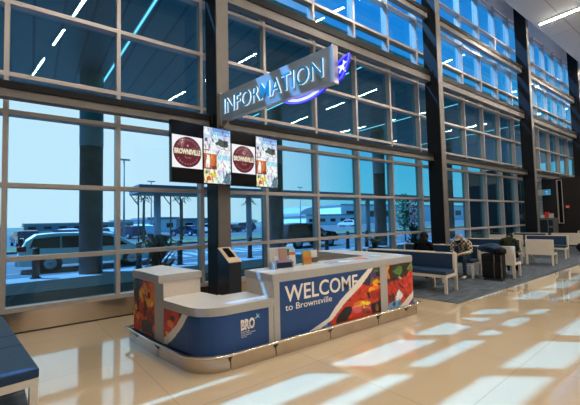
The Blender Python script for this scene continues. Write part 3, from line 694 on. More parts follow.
def screen(xc, kind, w_, z0, z1, label):
    t = thing('display_screen', label, 'screen', SC0 + scx * xc, RS, 'portrait display screens on the column')
    obj('bezel', bx(-w_ / 2, w_ / 2, -0.03, 0.05, z0, z1), 'screen_black', t)
    zz = z1 - z0; zt = z1
    if kind == 'logo':
        c_ = painted('picture', [(-w_ / 2 + .012, -0.032), (w_ / 2 - .012, -0.032)], z0 + zz * .235, z0 + zz * .765, 40, [], '#f2f2f6', 'display', t, 0.05, 0.001)
        zc = z0 + zz * .50; R_ = w_ * .445
        bm = B(); lathe(bm, [(0.0, -0.035), (R_, -0.035), (R_, -0.033)], (0, 0, zc), 40, 'Y')
        mm = 'disc_maroon'
        if mm not in M:
            for nm, col in (('disc_maroon', H_('#5a1526')), ('disc_cream', H_('#e6dcc0')), ('disc_rose', H_('#a8707c')), ('disc_pink', H_('#e07aa8'))):
                mat(nm, (0.02, 0.02, 0.02), 0.3, emit=col, estr=1.0)
        obj('emblem_disc', bm, mm, t)
        text('emblem_word', 'BROWNSVILLE', (-R_ * .93, -0.0355, zc - R_ * .16), (1, 0, 0.0), (0, 0, 1), R_ * 1.86, R_ * .36, 'disc_cream', t, 0.002, bold=0.05)
        text('emblem_word', 'Texas', (-R_ * .24, -0.0355, zc - R_ * .42), (1, 0, 0.0), (0, 0, 1), R_ * .48, R_ * .14, 'disc_rose', t, 0.002)
        bm = B()
        for k in range(26):
            a = 2 * PI * (k + .5) / 26
            if abs(math.sin(a)) < .38: continue
            cx, cz = R_ * .80 * math.cos(a), zc + R_ * .80 * math.sin(a)
            extr(bm, [(-.006, -.016), (.006, -.016), (.006, .016), (-.006, .016)], (cx, -0.0355, cz), (-math.sin(a), 0, math.cos(a)), (math.cos(a), 0, math.sin(a)), (0, -1, 0), 0.002)
        tube(bm, [(R_ * .80 * math.cos(2 * PI * q / 40), -0.0362, zc + R_ * .80 * math.sin(2 * PI * q / 40)) for q in range(41)], 0.0015, 4, cap=False)
        obj('emblem_ring', bm, 'disc_rose', t)
        bm = B(); lathe(bm, [(0.0, -0.037), (R_ * .07, -0.037), (R_ * .07, -0.035)], (0, 0, zc + R_ * .42), 12, 'Y'); obj('emblem_dot', bm, 'disc_pink', t)
    else:
        painted('picture', [(-w_ / 2 + .010, -0.032), (w_ / 2 - .010, -0.032)], z0 + 0.015, z1 - 0.015, 80, coll, '#dce6f0', 'display', t, 0.0095, 0.001, wob=0.012, seed=9)
    return t
screen(-0.897, 'logo', 0.592, 2.33, 3.38, 'leftmost portrait screen showing a maroon round logo on white')
screen(-0.296, 'coll', 0.592, 2.33, 3.38, 'photo collage screen between the two round logos')
screen(0.304, 'logo', 0.592, 2.33, 3.38, 'portrait screen showing the maroon round logo, right of the column')
screen(0.904, 'coll', 0.592, 2.33, 3.38, 'rightmost portrait screen, showing the photo collage')
fr = thing('screen_mount', 'black steel rails that carry the four screens on the column', 'bracket', SC0, RS)
obj('rail', bx(-1.1, 1.22, 0.055, 0.085, 2.55, 2.62), 'steel_dark', fr); obj('rail', bx(-1.1, 1.22, 0.055, 0.085, 3.05, 3.12), 'steel_dark', fr)

# things on the counter ------------------------------------------------------------------
def card(bm, w_, h_, x, y, z, tilt=0.2, d=0.01, mi=0):
    extr(bm, [(-w_ / 2, 0), (w_ / 2, 0), (w_ / 2, h_), (-w_ / 2, h_)], (x, y, z), (1, 0, 0), (0, math.sin(tilt), math.cos(tilt)), (0, math.cos(tilt), -math.sin(tilt)), d, mi)
CT = 0.981
hd = thing('brochure_holder', 'clear stand of grey and pink leaflets at the left end of the counter', 'brochure holder', (2.80, 4.02, CT), math.radians(-8))
bm = B(); box(bm, -0.15, 0.15, -0.12, 0.06, 0, 0.008); card(bm, 0.30, 0.28, 0, 0.03, 0.008, 0.25, 0.006); box(bm, -0.15, -0.145, -0.12, 0.03, 0, 0.09); box(bm, 0.145, 0.15, -0.12, 0.03, 0, 0.09); obj('stand', bm, 'acrylic', hd)
bm = B(); card(bm, 0.14, 0.26, -0.07, 0.012, 0.01, 0.25); obj('leaflet', bm, 'ceramic', hd)
bm = B(); card(bm, 0.12, 0.26, 0.075, 0.008, 0.012, 0.25); obj('leaflet', bm, 'stone_pink' if 'stone_pink' in M else (mat('stone_pink', (0.36, 0.20, 0.16), 0.5) and 'stone_pink'), hd)
bm = B(); card(bm, 0.05, 0.07, -0.06, -0.008, 0.10, 0.25, 0.004); card(bm, 0.12, 0.02, -0.07, -0.010, 0.05, 0.25, 0.004); obj('leaflet', bm, 'paper', hd)
bm = B(); card(bm, 0.22, 0.10, 0.02, -0.10, 0.01, 0.15, 0.03); obj('leaflet', bm, 'kiosk_dark', hd)
bm = B(); card(bm, 0.225, 0.035, 0.02, -0.105, 0.085, 0.15, 0.034); obj('leaflet', bm, 'purple_paper', hd)
h2 = thing('brochure_holder', 'leaflet stand with an orange and white card, behind the grey and pink leaflets', 'brochure holder', (3.06, 4.10, CT), math.radians(-14))
bm = B(); box(bm, -0.12, 0.10, -0.06, 0.06, 0, 0.008); card(bm, 0.20, 0.24, -0.02, 0.02, 0.008, 0.2, 0.006); obj('stand', bm, 'acrylic', h2)
bm = B(); card(bm, 0.18, 0.26, -0.03, 0.0, 0.01, 0.2, 0.012); obj('leaflet', bm, 'light_blue', h2)
bm = B(); card(bm, 0.07, 0.10, -0.07, -0.012, 0.15, 0.2, 0.008); obj('leaflet', bm, 'leaf', h2)
bm = B(); card(bm, 0.10, 0.15, 0.0, -0.05, 0.01, 0.2, 0.01); obj('leaflet', bm, 'paper', h2)
bm = B(); card(bm, 0.10, 0.05, 0.0, -0.02, 0.15, 0.2, 0.01); obj('leaflet', bm, 'orange', h2)
y1 = thing('brochure_stack', 'yellow leaflets standing in a small rack at the middle of the counter', 'brochures', (3.27, 3.99, CT), math.radians(-10))
bm = B(); card(bm, 0.13, 0.20, 0, 0, 0.008, 0.12, 0.04); obj('leaflet', bm, 'yellow', y1)
bm = B(); card(bm, 0.13, 0.05, 0, -0.006, 0.06, 0.12, 0.01); obj('leaflet', bm, 'orange', y1)
obj('rack', bx(-0.08, 0.08, -0.03, 0.07, 0, 0.008), 'acrylic', y1)
w1 = thing('brochure_stack', 'white and brown leaflets standing right of the yellow leaflets', 'brochures', (3.42, 4.00, CT), math.radians(-10))
bm = B(); card(bm, 0.10, 0.20, 0, 0, 0.008, 0.12, 0.03); obj('leaflet', bm, 'paper', w1)
bm = B(); card(bm, 0.10, 0.07, 0, -0.006, 0.03, 0.12, 0.01); obj('leaflet', bm, 'bark', w1)
obj('rack', bx(-0.065, 0.065, -0.03, 0.06, 0, 0.008), 'acrylic', w1)
for i, (x, y, rz_, m, lb) in enumerate(((3.72, 3.96, 0.3, 'stone_pink', 'pinkish leaflet lying flat on the high counter'), (3.90, 3.86, -0.2, 'paper', 'white leaflet lying nearest the front edge of the counter'), (4.23, 4.06, 0.2, 'ceramic', 'cream leaflet lying on the counter above the painted panel'), (4.36, 3.96, -0.4, 'orange', 'orange leaflet lying on the counter, last but one'), (4.86, 4.05, 0.1, 'light_blue', 'pale blue leaflet lying at the far right end of the counter'))):
    t = tag(obj('leaflet', bx(-0.11, 0.11, -0.07, 0.07, 0, 0.005), m), lb, 'leaflet', 'loose leaflets on the counter'); t.location = (x, y, CT); t.rotation_euler = (0, 0, rz_)

# ================================================================== BENCHES
def make_bench(L, label, two=False):
    t = thing('bench', label, 'bench')
    bm = B()
    box(bm, 0.0, 0.60, 0.0, 0.06, 0.33, 0.39); box(bm, 0.0, 0.60, L - 0.06, L, 0.33, 0.39); box(bm, 0.0, 0.06, 0.06, L - 0.06, 0.33, 0.39); box(bm, 0.54, 0.60, 0.06, L - 0.06, 0.33, 0.39)
    obj('seat_frame', bm, 'bench_white', t)
    for x in (0.0, 0.545):
        for y in (0.0, L - 0.055): obj('leg', bx(x, x + 0.055, y, y + 0.055, 0, 0.33, bevel=0.004), 'bench_white', t)
    bm = B(); ns = max(1, round(L / 0.66)); w_ = (L - 0.02) / ns
    for k in range(ns): box(bm, 0.005, 0.50, 0.01 + k * w_ + 0.003, 0.01 + (k + 1) * w_ - 0.003, 0.39, 0.475, bevel=0.018)
    obj('seat_cushion', bm, 'navy_vinyl', t, False)
    bm = B(); box(bm, 0.475, 0.53, 0.045, L - 0.045, 0.44, 0.80, bevel=0.014); obj('backrest', bm, 'navy_vinyl', t)
    bm = B(); P = [(0.525, 0.36), (0.60, 0.36), (0.625, 0.82), (0.52, 0.82), (0.52, 0.80)]
    extr(bm, [(0.53, 0.39), (0.60, 0.39), (0.625, 0.82), (0.50, 0.82), (0.50, 0.805), (0.53, 0.805)], (0, 0, 0), (1, 0, 0), (0, 0, 1), (0, 1, 0), L)
    for y in (0.0, L - 0.045): box(bm, 0.47, 0.60, y, y + 0.045, 0.39, 0.815)
    obj('back_shell', bm, 'bench_white', t)
    return t
RB = math.radians(7)
def bench(L, x, y, face, label, group='navy and white waiting benches', rz_=RB):
    """face -1: seat towards -X, x = front edge; face +1: seat towards +X, x = back edge, y = near end"""
    t = make_bench(L, label)
    t['group'] = group
    if face < 0: t.location = (x, y, 0.012); t.rotation_euler = (0, 0, rz_)
    else:
        d = Vector((-math.sin(rz_), math.cos(rz_))) * L; e_ = Vector((math.cos(rz_), math.sin(rz_))) * 0.60
        t.location = (x + d.x + e_.x, y + d.y + e_.y, 0.012); t.rotation_euler = (0, 0, rz_ + PI)
    return t
bench(2.3, 7.02, 3.98, -1, 'long navy bench right behind the end of the welcome desk')
bench(1.6, 7.62, 4.62, 1, 'bench back to back with the one behind the desk, under the person in black')
bench(2.2, 9.27, 4.50, -1, 'navy bench on which the man in the checked shirt sits')
bench(0.72, 9.98, 3.80, 1, 'single seat with a cream back behind the black suitcase')
bench(2.2, 12.62, 4.70, -1, 'long navy bench behind the blue bag and the person in the green coat')
bench(0.74, 13.25, 3.92, 1, 'single seat with a cream back panel facing away, in the middle of the row')
bench(1.35, 15.6, 4.22, -1, 'navy bench just behind the middle cream-backed single seat')
bench(1.3, 15.98, 5.75, 1, 'cream-backed bench half hidden behind the long navy benches near the windows')
bench(1.15, 18.25, 4.25, 1, 'cream-backed bench left of the black bag')
bench(1.3, 17.5, 5.45, -1, 'low navy bench farthest back, in front of the grey cabinet')
bench(1.3, 20.3, 3.75, -1, 'navy bench at the right edge of the photo by the dark wall')
# bench at the left edge, seen from above: three seams, no back on this end
t = thing('bench', 'navy padded bench cut off by the left edge of the photo', 'bench', (0.065, 3.62, 0.012), math.radians(8.5), 'navy and white waiting benches')
L = 2.45
bm = B(); box(bm, -0.72, 0, 0, 0.05, 0.32, 0.38); box(bm, -0.72, 0, L - 0.05, L, 0.32, 0.38); box(bm, -0.05, 0, 0.05, L - 0.05, 0.32, 0.38); box(bm, -0.72, -0.67, 0.05, L - 0.05, 0.32, 0.38); obj('seat_frame', bm, 'bench_white', t)
for x in (-0.72, -0.06):
    for y in (0, L - 0.06): obj('leg', bx(x, x + 0.06, y, y + 0.06, 0, 0.32, bevel=0.004), 'bench_white', t)
ys = [0.0, 0.86, 1.30, 2.45]
for a, b_ in zip(ys, ys[1:]): obj('seat_cushion', bx(-0.60, 0.005, a + 0.002, b_ - 0.002, 0.38, 0.455, bevel=0.012), 'navy_vinyl', t)
bm = B(); box(bm, -0.64, -0.60, 0.03, L - 0.03, 0.42, 0.80, bevel=0.01); obj('backrest', bm, 'navy_vinyl', t)
obj('back_shell', bx(-0.72, -0.64, 0, L, 0.36, 0.82), 'bench_white', t)

# ================================================================== PEOPLE
def figure(name, label, J, E, loc, rz_, facemat, extra=None):
    """J: joint -> (pos, radius, material index); E: edges. One continuous skinned body."""
    names = list(J); idx = {k: i for i, k in enumerate(names)}
    me = bpy.data.meshes.new('tmp'); me.from_pydata([J[k][0] for k in names], [(idx[a], idx[b_]) for a, b_ in E], [])
    o = bpy.data.objects.new('tmp', me); C.objects.link(o)
    sk = o.modifiers.new('s', 'SKIN'); sk.branch_smoothing = 0.6
    for i, k in enumerate(names):
        r = J[k][1]; r = r if isinstance(r, tuple) else (r, r)
        me.skin_vertices[0].data[i].radius = r
    me.skin_vertices[0].data[0].use_root = True
    ss = o.modifiers.new('u', 'SUBSURF'); ss.levels = 2; ss.render_levels = 2
    dg = bpy.context.evaluated_depsgraph_get(); dg.update()
    m2 = bpy.data.meshes.new_from_object(o.evaluated_get(dg)); bpy.data.objects.remove(o)
    m2.materials.clear()
    for k in facemat: m2.materials.append(M[k])
    for p in m2.polygons:
        p.use_smooth = True; c_ = p.center; best = (9, 0)
        for a, b_ in E:
            A_, B_ = Vector(J[a][0]), Vector(J[b_][0]); ab = B_ - A_; t_ = max(0, min(1, (c_ - A_).dot(ab) / max(1e-9, ab.length_squared)))
            d = (c_ - (A_ + ab * t_)).length / (0.5 * (max(1e-3, J[a][1] if not isinstance(J[a][1], tuple) else J[a][1][0]) + (J[b_][1] if not isinstance(J[b_][1], tuple) else J[b_][1][0])))
            if d < best[0]: best = (d, J[b_][2] if t_ > 0.02 else J[a][2])
        p.material_index = best[1]
    root = tag(bpy.data.objects.new(name, None), label, 'person'); C.objects.link(root); root.location = loc; root.rotation_euler = (0, 0, rz_)
    m2.name = 'body'; bo = bpy.data.objects.new('body', m2); C.objects.link(bo); bo.parent = root
    return root
# local frame: the sitter faces -Y ... hips at the seat (z 0.55)
def seated(lean=0.30, headdrop=0.0, hands='lap', mats=(0, 1, 2, 3)):
    top, leg, skin, shoe = mats
    J = {}
    def s(k, p, r, m): J[k] = (p, r, m)
    ly = -lean
    s('pelvis', (0, 0, 0.56), (0.15, 0.12), leg)
    s('waist', (0, ly * .25, 0.68), (0.145, 0.11), top)
    s('chest', (0, ly * .65, 0.86), (0.17, 0.12), top)
    s('neckb', (0, ly * 1.0, 1.00), (0.11, 0.085), top)
    s('neck', (0, ly * 1.15, 1.05), 0.055, skin)
    s('head', (0, ly * 1.15 - 0.06 - headdrop * .5, 1.13 - headdrop), (0.080, 0.095), skin)
    s('crown', (0, ly * 1.15 - 0.07 - headdrop * .7, 1.20 - headdrop * 1.1), (0.065, 0.075), skin)
    for sg, n in ((-1, 'l'), (1, 'r')):
        s('sh' + n, (0.19 * sg, ly * .95, 0.96), 0.070, top)
        s('el' + n, (0.25 * sg, ly * .95 - 0.04, 0.70), 0.052, top)
        s('wr' + n, (0.09 * sg, ly * .95 - 0.25, 0.66), 0.034, top)
        s('ha' + n, (0.04 * sg, ly * .95 - 0.31, 0.655), (0.036, 0.020), skin)
        s('hi' + n, (0.10 * sg, -0.06, 0.54), 0.095, leg)
        s('kn' + n, (0.13 * sg, -0.45, 0.54), 0.068, leg)
        s('an' + n, (0.12 * sg, -0.44, 0.12), 0.045, leg)
        s('he' + n, (0.12 * sg, -0.44, 0.055), 0.042, shoe)
        s('to' + n, (0.13 * sg, -0.63, 0.045), (0.045, 0.032), shoe)
        for q in range(4):
            fx_ = (0.04 + (q - 1.5) * 0.019) * sg
            s('f%d%s' % (q, n), (fx_, ly * .95 - 0.36, 0.645), 0.0095, skin); s('g%d%s' % (q, n), (fx_ * .9, ly * .95 - 0.385 - (0.01 if q in (1, 2) else 0), 0.620), 0.0085, skin)
        s('t%s' % n, (0.085 * sg - 0.07 * sg, ly * .95 - 0.31, 0.675), 0.010, skin)
    E = [('pelvis', 'waist'), ('waist', 'chest'), ('chest', 'neckb'), ('neckb', 'neck'), ('neck', 'head'), ('head', 'crown')]
    for n in 'lr':
        E += [('neckb', 'sh' + n), ('sh' + n, 'el' + n), ('el' + n, 'wr' + n), ('wr' + n, 'ha' + n), ('pelvis', 'hi' + n), ('hi' + n, 'kn' + n), ('kn' + n, 'an' + n), ('an' + n, 'he' + n), ('he' + n, 'to' + n), ('ha' + n, 't' + n)]
        for q in range(4): E += [('ha' + n, 'f%d%s' % (q, n)), ('f%d%s' % (q, n), 'g%d%s' % (q, n))]
    return J, E
def ell(bm, c, rx, ry, rz_, seg=14, mi=0, tilt=0.0):
    r = bmesh.ops.create_uvsphere(bm, u_segments=seg, v_segments=10, radius=1)
    R_ = Matrix.Rotation(tilt, 3, 'X')
    for v in r['verts']: v.co = R_ @ Vector((v.co.x * rx, v.co.y * ry, v.co.z * rz_)) + Vector(c)
    for v in r['verts']:
        for f in v.link_faces: f.smooth = True; f.material_index = mi
def face_parts(root, J, skin='skin'):
    h = Vector(J['head'][0]); bm = B()
    ell(bm, h + Vector((0, -0.105, -0.01)), 0.013, 0.020, 0.022)            # nose
    for sg in (-1, 1): ell(bm, h + Vector((0.088 * sg, 0.0, 0.0)), 0.014, 0.026, 0.034)
    obj('nose_and_ears', bm, skin, root)
    bm = B()
    for sg in (-1, 1): ell(bm, h + Vector((0.032 * sg, -0.088, 0.022)), 0.013, 0.010, 0.008)
    ell(bm, h + Vector((0, -0.088, -0.048)), 0.024, 0.010, 0.006); obj('eyes_and_mouth', bm, 'hair', root)

# seated man, cap, checked shirt
J, E = seated(0.26, 0.09)
p1 = figure('person', 'seated person in grey cap, checked shirt and jeans bent over their hands', J, E, (9.56, 4.84, 0.0), RB - PI / 2, ['checked_cloth', 'denim', 'skin', 'shoe_tan'])
face_parts(p1, J)
h = Vector(J['crown'][0])
bm = B(); ell(bm, h + Vector((0, 0.015, -0.005)), 0.098, 0.110, 0.082, tilt=0.5); cp = obj('cap', bm, 'cap', p1)
bm = B(); ell(bm, h + Vector((0, -0.105, -0.065)), 0.075, 0.065, 0.010, tilt=0.6); obj('peak', bm, 'cap', cp)
bm = B(); ell(bm, Vector(J['head'][0]) + Vector((0, -0.055, -0.060)), 0.062, 0.050, 0.042); obj('beard', bm, 'hair', p1)
# person with dark hair and green coat in the cream-backed seat
J, E = seated(0.16, 0.10)
p2 = figure('person', 'person with dark hair and green coat in the cream-backed seat', J, E, (10.42, 4.12, 0.06), RB + PI / 2, ['green_coat', 'black_cloth', 'skin', 'rubber'])
p2.scale = (0.86, 0.9, 0.93)
face_parts(p2, J)
bm = B(); ell(bm, Vector(J['crown'][0]) + Vector((0, 0.025, -0.02)), 0.10, 0.105, 0.10); obj('hair', bm, 'hair', p2)
# person in black with long black hair behind the desk bench
J, E = seated(0.10, 0.02)
p3 = figure('person', 'person in black with long black hair, back turned, behind the nearest bench', J, E, (8.02, 5.18, 0.0), RB + PI / 2, ['black_cloth', 'black_cloth', 'skin', 'rubber'])
face_parts(p3, J)
bm = B(); hc = Vector(J['crown'][0]); ell(bm, hc + Vector((0, 0.03, -0.03)), 0.11, 0.115, 0.12); ell(bm, hc + Vector((0, 0.09, -0.20)), 0.13, 0.09, 0.20); ell(bm, hc + Vector((0, 0.07, -0.35)), 0.21, 0.12, 0.14); obj('hair', bm, 'hair', p3)

# luggage --------------------------------------------------------------------------------
su = thing('suitcase', 'large black upright suitcase standing beside the man in checked shirt', 'suitcase', (9.50, 4.10, 0.012), math.radians(10))
obj('shell', bx(-0.15, 0.17, -0.24, 0.24, 0.05, 0.66, bevel=0.035), 'black_fabric', su)
obj('front_pocket', bx(-0.20, -0.15, -0.19, 0.19, 0.10, 0.46, bevel=0.02), 'black_fabric', su)
bm = B(); box(bm, -0.205, -0.15, -0.22, -0.20, 0.08, 0.64); box(bm, -0.205, -0.15, -0.06, -0.045, 0.08, 0.64); obj('strap', bm, 'bark', su)
bm = B(); tube(bm, [(0.05, -0.10, 0.65), (0.05, -0.08, 0.662), (0.05, 0.08, 0.662), (0.05, 0.10, 0.65)], 0.010); obj('handle', bm, 'rubber', su)
for x in (-0.12, 0.14):
    for y in (-0.2, 0.2): 
        bm = B(); lathe(bm, [(0.0, -0.012), (0.028, -0.012), (0.028, 0.012), (0.0, 0.012)], (x, y, 0.028), 12, 'Y'); obj('wheel', bm, 'rubber', su)
def lump(name, m, c, rx, ry, rz_, seed, parent=None, amp=0.12, flat=None):
    bm = B(); bmesh.ops.create_icosphere(bm, subdivisions=3, radius=1); r = random.Random(seed); a = [r.uniform(0, 6) for _ in range(6)]
    for v in bm.verts:
        d = v.co; k = 1 + amp * (math.sin(3.1 * d.x + a[0]) + math.sin(4.3 * d.y + a[1]) + math.sin(3.7 * d.z + a[2])) * .6
        v.co = Vector((d.x * rx * k, d.y * ry * k, d.z * rz_ * k))
        if flat is not None and v.co.z < flat: v.co.z = flat
        v.co += Vector(c)
    return obj(name, bm, m, parent, True)
bag = thing('duffel_bag', 'slouched blue and black bag lying on top of the black suitcase', 'bag', (9.50, 4.12, 0.675), math.radians(8))
lump('body', 'blue_bag', (0, 0.02, 0.13), 0.14, 0.28, 0.125, 3, bag, flat=-0.125)
lump('flap', 'black_fabric', (-0.03, -0.20, 0.06), 0.16, 0.14, 0.10, 5, bag, flat=-0.055)
bm = B(); tube(bm, [(-0.14, -0.2, 0.08), (-0.17, -0.05, 0.16), (-0.15, 0.12, 0.19), (-0.15, 0.26, 0.10)], 0.014); obj('strap', bm, 'rubber', bag)
bb = thing('travel_bag', 'black bag with a white tag standing at the right edge by the benches', 'bag', (17.6, 4.02, 0.012), 0.2)
lump('body', 'black_fabric', (0, 0, 0.26), 0.24, 0.38, 0.26, 8, bb, flat=-0.255)
lump('upper_body', 'black_fabric', (0.0, -0.05, 0.55), 0.18, 0.25, 0.15, 9, bb)
obj('tag', bx(-0.262, -0.25, -0.32, -0.20, 0.36, 0.52, bevel=0.004), 'white_paint', bb)

# cabinet, sign, alarm ----------------------------------------------------------------------
cb = thing('cabinet', 'grey metal cabinet by the dark wall with leaflets on top', 'cabinet', (21.5, 6.50, 0.012), 0)
obj('housing', bx(-0.3, 0.3, -0.33, 0.33, 0, 1.45, bevel=0.01), 'cabinet_grey', cb)
obj('door', bx(-0.32, -0.30, -0.05, 0.28, 0.1, 1.35), 'kiosk_dark', cb)
bm = B()
for k in range(3): box(bm, -0.315, -0.30, -0.28, -0.10, 0.25 + 0.4 * k, 0.55 + 0.4 * k)
obj('vent', bm, 'kiosk_dark', cb)
for i, (y, m, hh) in enumerate(((0.20, 'paper', 0.16), (0.02, 'red', 0.30), (-0.16, 'ceramic', 0.22))):
    t = tag(obj('brochure_pack', bx(-0.1, 0.1, y - 0.08, y + 0.08, 0, hh), m), ['white leaflets on the left end of the grey cabinet', 'red leaflets standing on the middle of the grey cabinet', 'cream leaflets on the right end of the grey cabinet'][i], 'brochures', 'leaflets on the grey cabinet'); t.location = (21.45, 6.50, 1.464)
bs = thing('direction_sign', 'small blue lit sign with white symbol beyond the third column', 'sign', (21.9, 6.78, 2.66), 0)
obj('board', bx(-0.02, 0.03, -0.02, 0.22, 0, 0.30), 'brass_plate', bs)
obj('face', bx(-0.03, 0.03, -0.33, -0.02, 0, 0.30), 'sign_blue', bs)
bm = B(); lathe(bm, [(0.0, -0.034), (0.06, -0.034), (0.06, -0.03)], (0, -0.16, 0.17), 14, 'X'); box(bm, -0.034, -0.03, -0.26, -0.12, 0.05, 0.09); obj('symbol', bm, 'white_paint', bs)
al = thing('fire_alarm', 'small red fire alarm box on the dark wall', 'fire alarm', (21.99, 5.78, 1.93), 0)
obj('box', bx(-0.05, 0, -0.08, 0.08, 0, 0.16, bevel=0.01), 'red', al); obj('handle', bx(-0.062, -0.05, -0.05, 0.05, 0.05, 0.08), 'white_paint', al)

# ================================================================== CEILING LAMPS
LG = 'linear lamps of the hall ceiling'
def lamp(x, y0, y1, label, rz_=0.0):
    t = thing('ceiling_light', label, 'light', (x, 0, 10.7), rz_, LG)
    obj('housing', bx(-0.10, 0.10, y0 - 0.05, y1 + 0.05, -0.035, 0), 'lamp_housing', t)
    obj('diffuser', bx(-0.045, 0.045, y0, y1, -0.05, -0.035), 'lamp', t)
rows = [(1.87, 'row over the desk'), (9.9, 'second row along the hall'), (19.3, 'third row'), (27.6, 'fourth row'), (36, 'fifth row')]
segs = [(1.9, 5.68, 'nearest the glass wall'), (-3.4, -1.4, 'in the middle of the hall'), (-6.6, -4.6, 'behind the middle of the hall'), (-11.5, -8.5, 'near the back wall')]
for x, rn in rows:
    for y0, y1, sn_ in segs:
        lamp(x, y0, y1, ('long bright ceiling light in the upper right corner') if (x == 19.3 and y0 == 1.9) else 'linear ceiling light of the %s, %s' % (rn, sn_), 0.0 if x == 19.3 else math.radians(-9.5))
    for y in (0.74, -0.44):
        t = thing('downlight', 'small round ceiling light in the %s, %s' % (rn, 'nearer the glass' if y > 0 else 'farther from the glass'), 'light', (x, y, 10.7), 0, 'round ceiling lights')
        bm = B(); lathe(bm, [(0.15, -0.03), (0.15, 0.0)], seg=16); obj('housing', bm, 'lamp_housing', t)
        bm = B(); lathe(bm, [(0.0, -0.04), (0.12, -0.04), (0.12, -0.03)], seg=16); obj('diffuser', bm, 'lamp', t)

# ================================================================== OUTDOOR THINGS
def wheel(parent, x, y, r=0.34, w_=0.22, outer=-1):
    bm = B(); lathe(bm, [(r * .62, -w_ / 2), (r, -w_ / 2 + .03), (r, w_ / 2 - .03), (r * .62, w_ / 2)], (x, y, r), 20, 'Y'); t = obj('wheel', bm, 'tyre', parent, True)
    bm = B(); yo = y + outer * (w_ / 2 - 0.01)
    for k in range(8):
        a = 2 * PI * k / 8
        tube(bm, [(x, yo, r), (x + r * .6 * math.cos(a), yo, r + r * .6 * math.sin(a))], 0.028, 5)
    lathe(bm, [(r * .56, -0.015), (r * .64, -0.015), (r * .64, 0.015), (r * .56, 0.015)], (x, yo, r), 20, 'Y')
    obj('hub', bm, 'alloy', t)
    obj('hub_backing', lathe(B(), [(0, -0.01), (r * .6, -0.01), (r * .6, 0.01), (0, 0.01)], (x, y, r), 16, 'Y'), 'black', t)
def vehicle(name, label, cat, loc, rz_, paint, prof, glass, L, W, wb, detail=True, group=None):
    """front towards +X. prof: list of (x, z, halfwidth scale) outline; body lofted across the width"""
    t = thing(name, label, cat, loc, rz_, group)
    bm = B()
    def loft(P, inset, tuck, mi=0):
        # sections across Y: edges tucked in so the sides curve
        secs = []
        for yy, k in ((-1, tuck), (-0.93, tuck * .3), (-0.6, 0), (0.6, 0), (0.93, tuck * .3), (1, tuck)):
            cx = sum(p[0] for p in P) / len(P); cz = sum(p[1] for p in P) / len(P)
            secs.append([bm.verts.new((cx + (p[0] - cx) * (1 - k * .5), yy * (W / 2 - inset(p[1])), cz + (p[1] - cz) * (1 - k))) for p in P])
        n = len(P)
        for a, b_ in zip(secs, secs[1:]):
            for i in range(n):
                f = bm.faces.new((a[i], a[(i + 1) % n], b_[(i + 1) % n], b_[i])); f.material_index = mi; f.smooth = False
        bm.faces.new(secs[0]).material_index = mi; bm.faces.new(secs[-1][::-1]).material_index = mi
    tum = lambda z: 0.0 if z < 0.95 else (z - 0.95) * 0.28
    loft(prof, tum, 0.05)
    obj('body', bm, paint, t)
    bm = B()
    for P in glass:
        for sg in (-1, 1):
            vs = [bm.verts.new((x, sg * (W / 2 - tum(z) + 0.006), z)) for x, z in P]; bm.faces.new(vs if sg < 0 else vs[::-1])
            vs2 = [bm.verts.new((x, sg * (W / 2 - tum(z) - 0.02), z)) for x, z in P]; bm.faces.new(vs2[::-1] if sg < 0 else vs2)
            for i in range(len(P)): bm.faces.new((vs[i], vs[(i + 1) % len(P)], vs2[(i + 1) % len(P)], vs2[i]))
    obj('side_window', bm, 'car_glass', t)
    for x in wb:
        for sg in (-1, 1): wheel(t, x, sg * (W / 2 - 0.10), outer=sg)
    if detail:
        bm = B()
        for x in wb:
            for sg in (-1, 1): lathe(bm, [(0.36, sg * (W / 2 - 0.02)), (0.40, sg * (W / 2 + 0.004))], (x, 0, 0.34), 20, 'Y')
        obj('wheel_arch', bm, 'rubber', t)
    return t
mini = [(x_, z_ * 0.90) for x_, z_ in [(-2.45, 0.30), (-2.50, 0.60), (-2.46, 0.95), (-2.25, 1.42), (-1.95, 1.68), (-1.2, 1.74), (0.6, 1.70), (1.0, 1.60), (1.75, 1.05), (2.40, 0.86), (2.52, 0.55), (2.45, 0.28)]]
gl = [[(-2.10, 1.10), (-1.98, 1.50), (-1.10, 1.58), (-1.10, 1.06)], [(-1.04, 1.06), (-1.04, 1.58), (0.05, 1.57), (0.05, 1.04)], [(0.12, 1.04), (0.12, 1.57), (0.75, 1.52), (1.45, 1.06)]]
gl = [[(x_, z_ * 0.90 - 0.01) for x_, z_ in P] for P in gl]
van = vehicle('minivan', 'silver minivan parked outside behind the round pillar', 'car', (2.06, 17.95, -0.2), 0, 'van_silver', mini, gl, 5.0, 1.95, (-1.42, 1.62))
obj('tail_light', bx(-2.50, -2.20, -0.985, -0.80, 0.86, 1.06, bevel=0.02), 'tail_red', van)
obj('rear_window', bx(-2.42, -2.30, -0.70, 0.70, 1.0, 1.36), 'car_glass', van)
obj('bumper', bx(-2.56, -2.42, -0.90, 0.90, 0.30, 0.52, bevel=0.03), 'van_silver', van)
obj('trim_strip', bx(-1.9, 1.4, -0.99, -0.975, 0.60, 0.64), 'aluminium', van)
obj('roof_rail', bx(-1.8, 0.5, -0.80, -0.76, 1.57, 1.61), 'alloy', van)
sed = [(-2.3, 0.30), (-2.36, 0.70), (-2.25, 0.95), (-1.75, 1.02), (-1.15, 1.40), (-0.5, 1.46), (0.25, 1.42), (1.05, 1.00), (2.0, 0.86), (2.28, 0.62), (2.25, 0.28)]
sgl = [[(-1.60, 1.02), (-1.10, 1.34), (-0.42, 1.38), (-0.42, 1.0)], [(-0.36, 1.0), (-0.36, 1.38), (0.20, 1.35), (0.85, 1.0)]]
suv = [(-2.3, 0.35), (-2.34, 0.80), (-2.25, 1.05), (-2.0, 1.55), (-1.2, 1.66), (0.3, 1.62), (1.0, 1.10), (2.0, 0.98), (2.3, 0.70), (2.25, 0.32)]
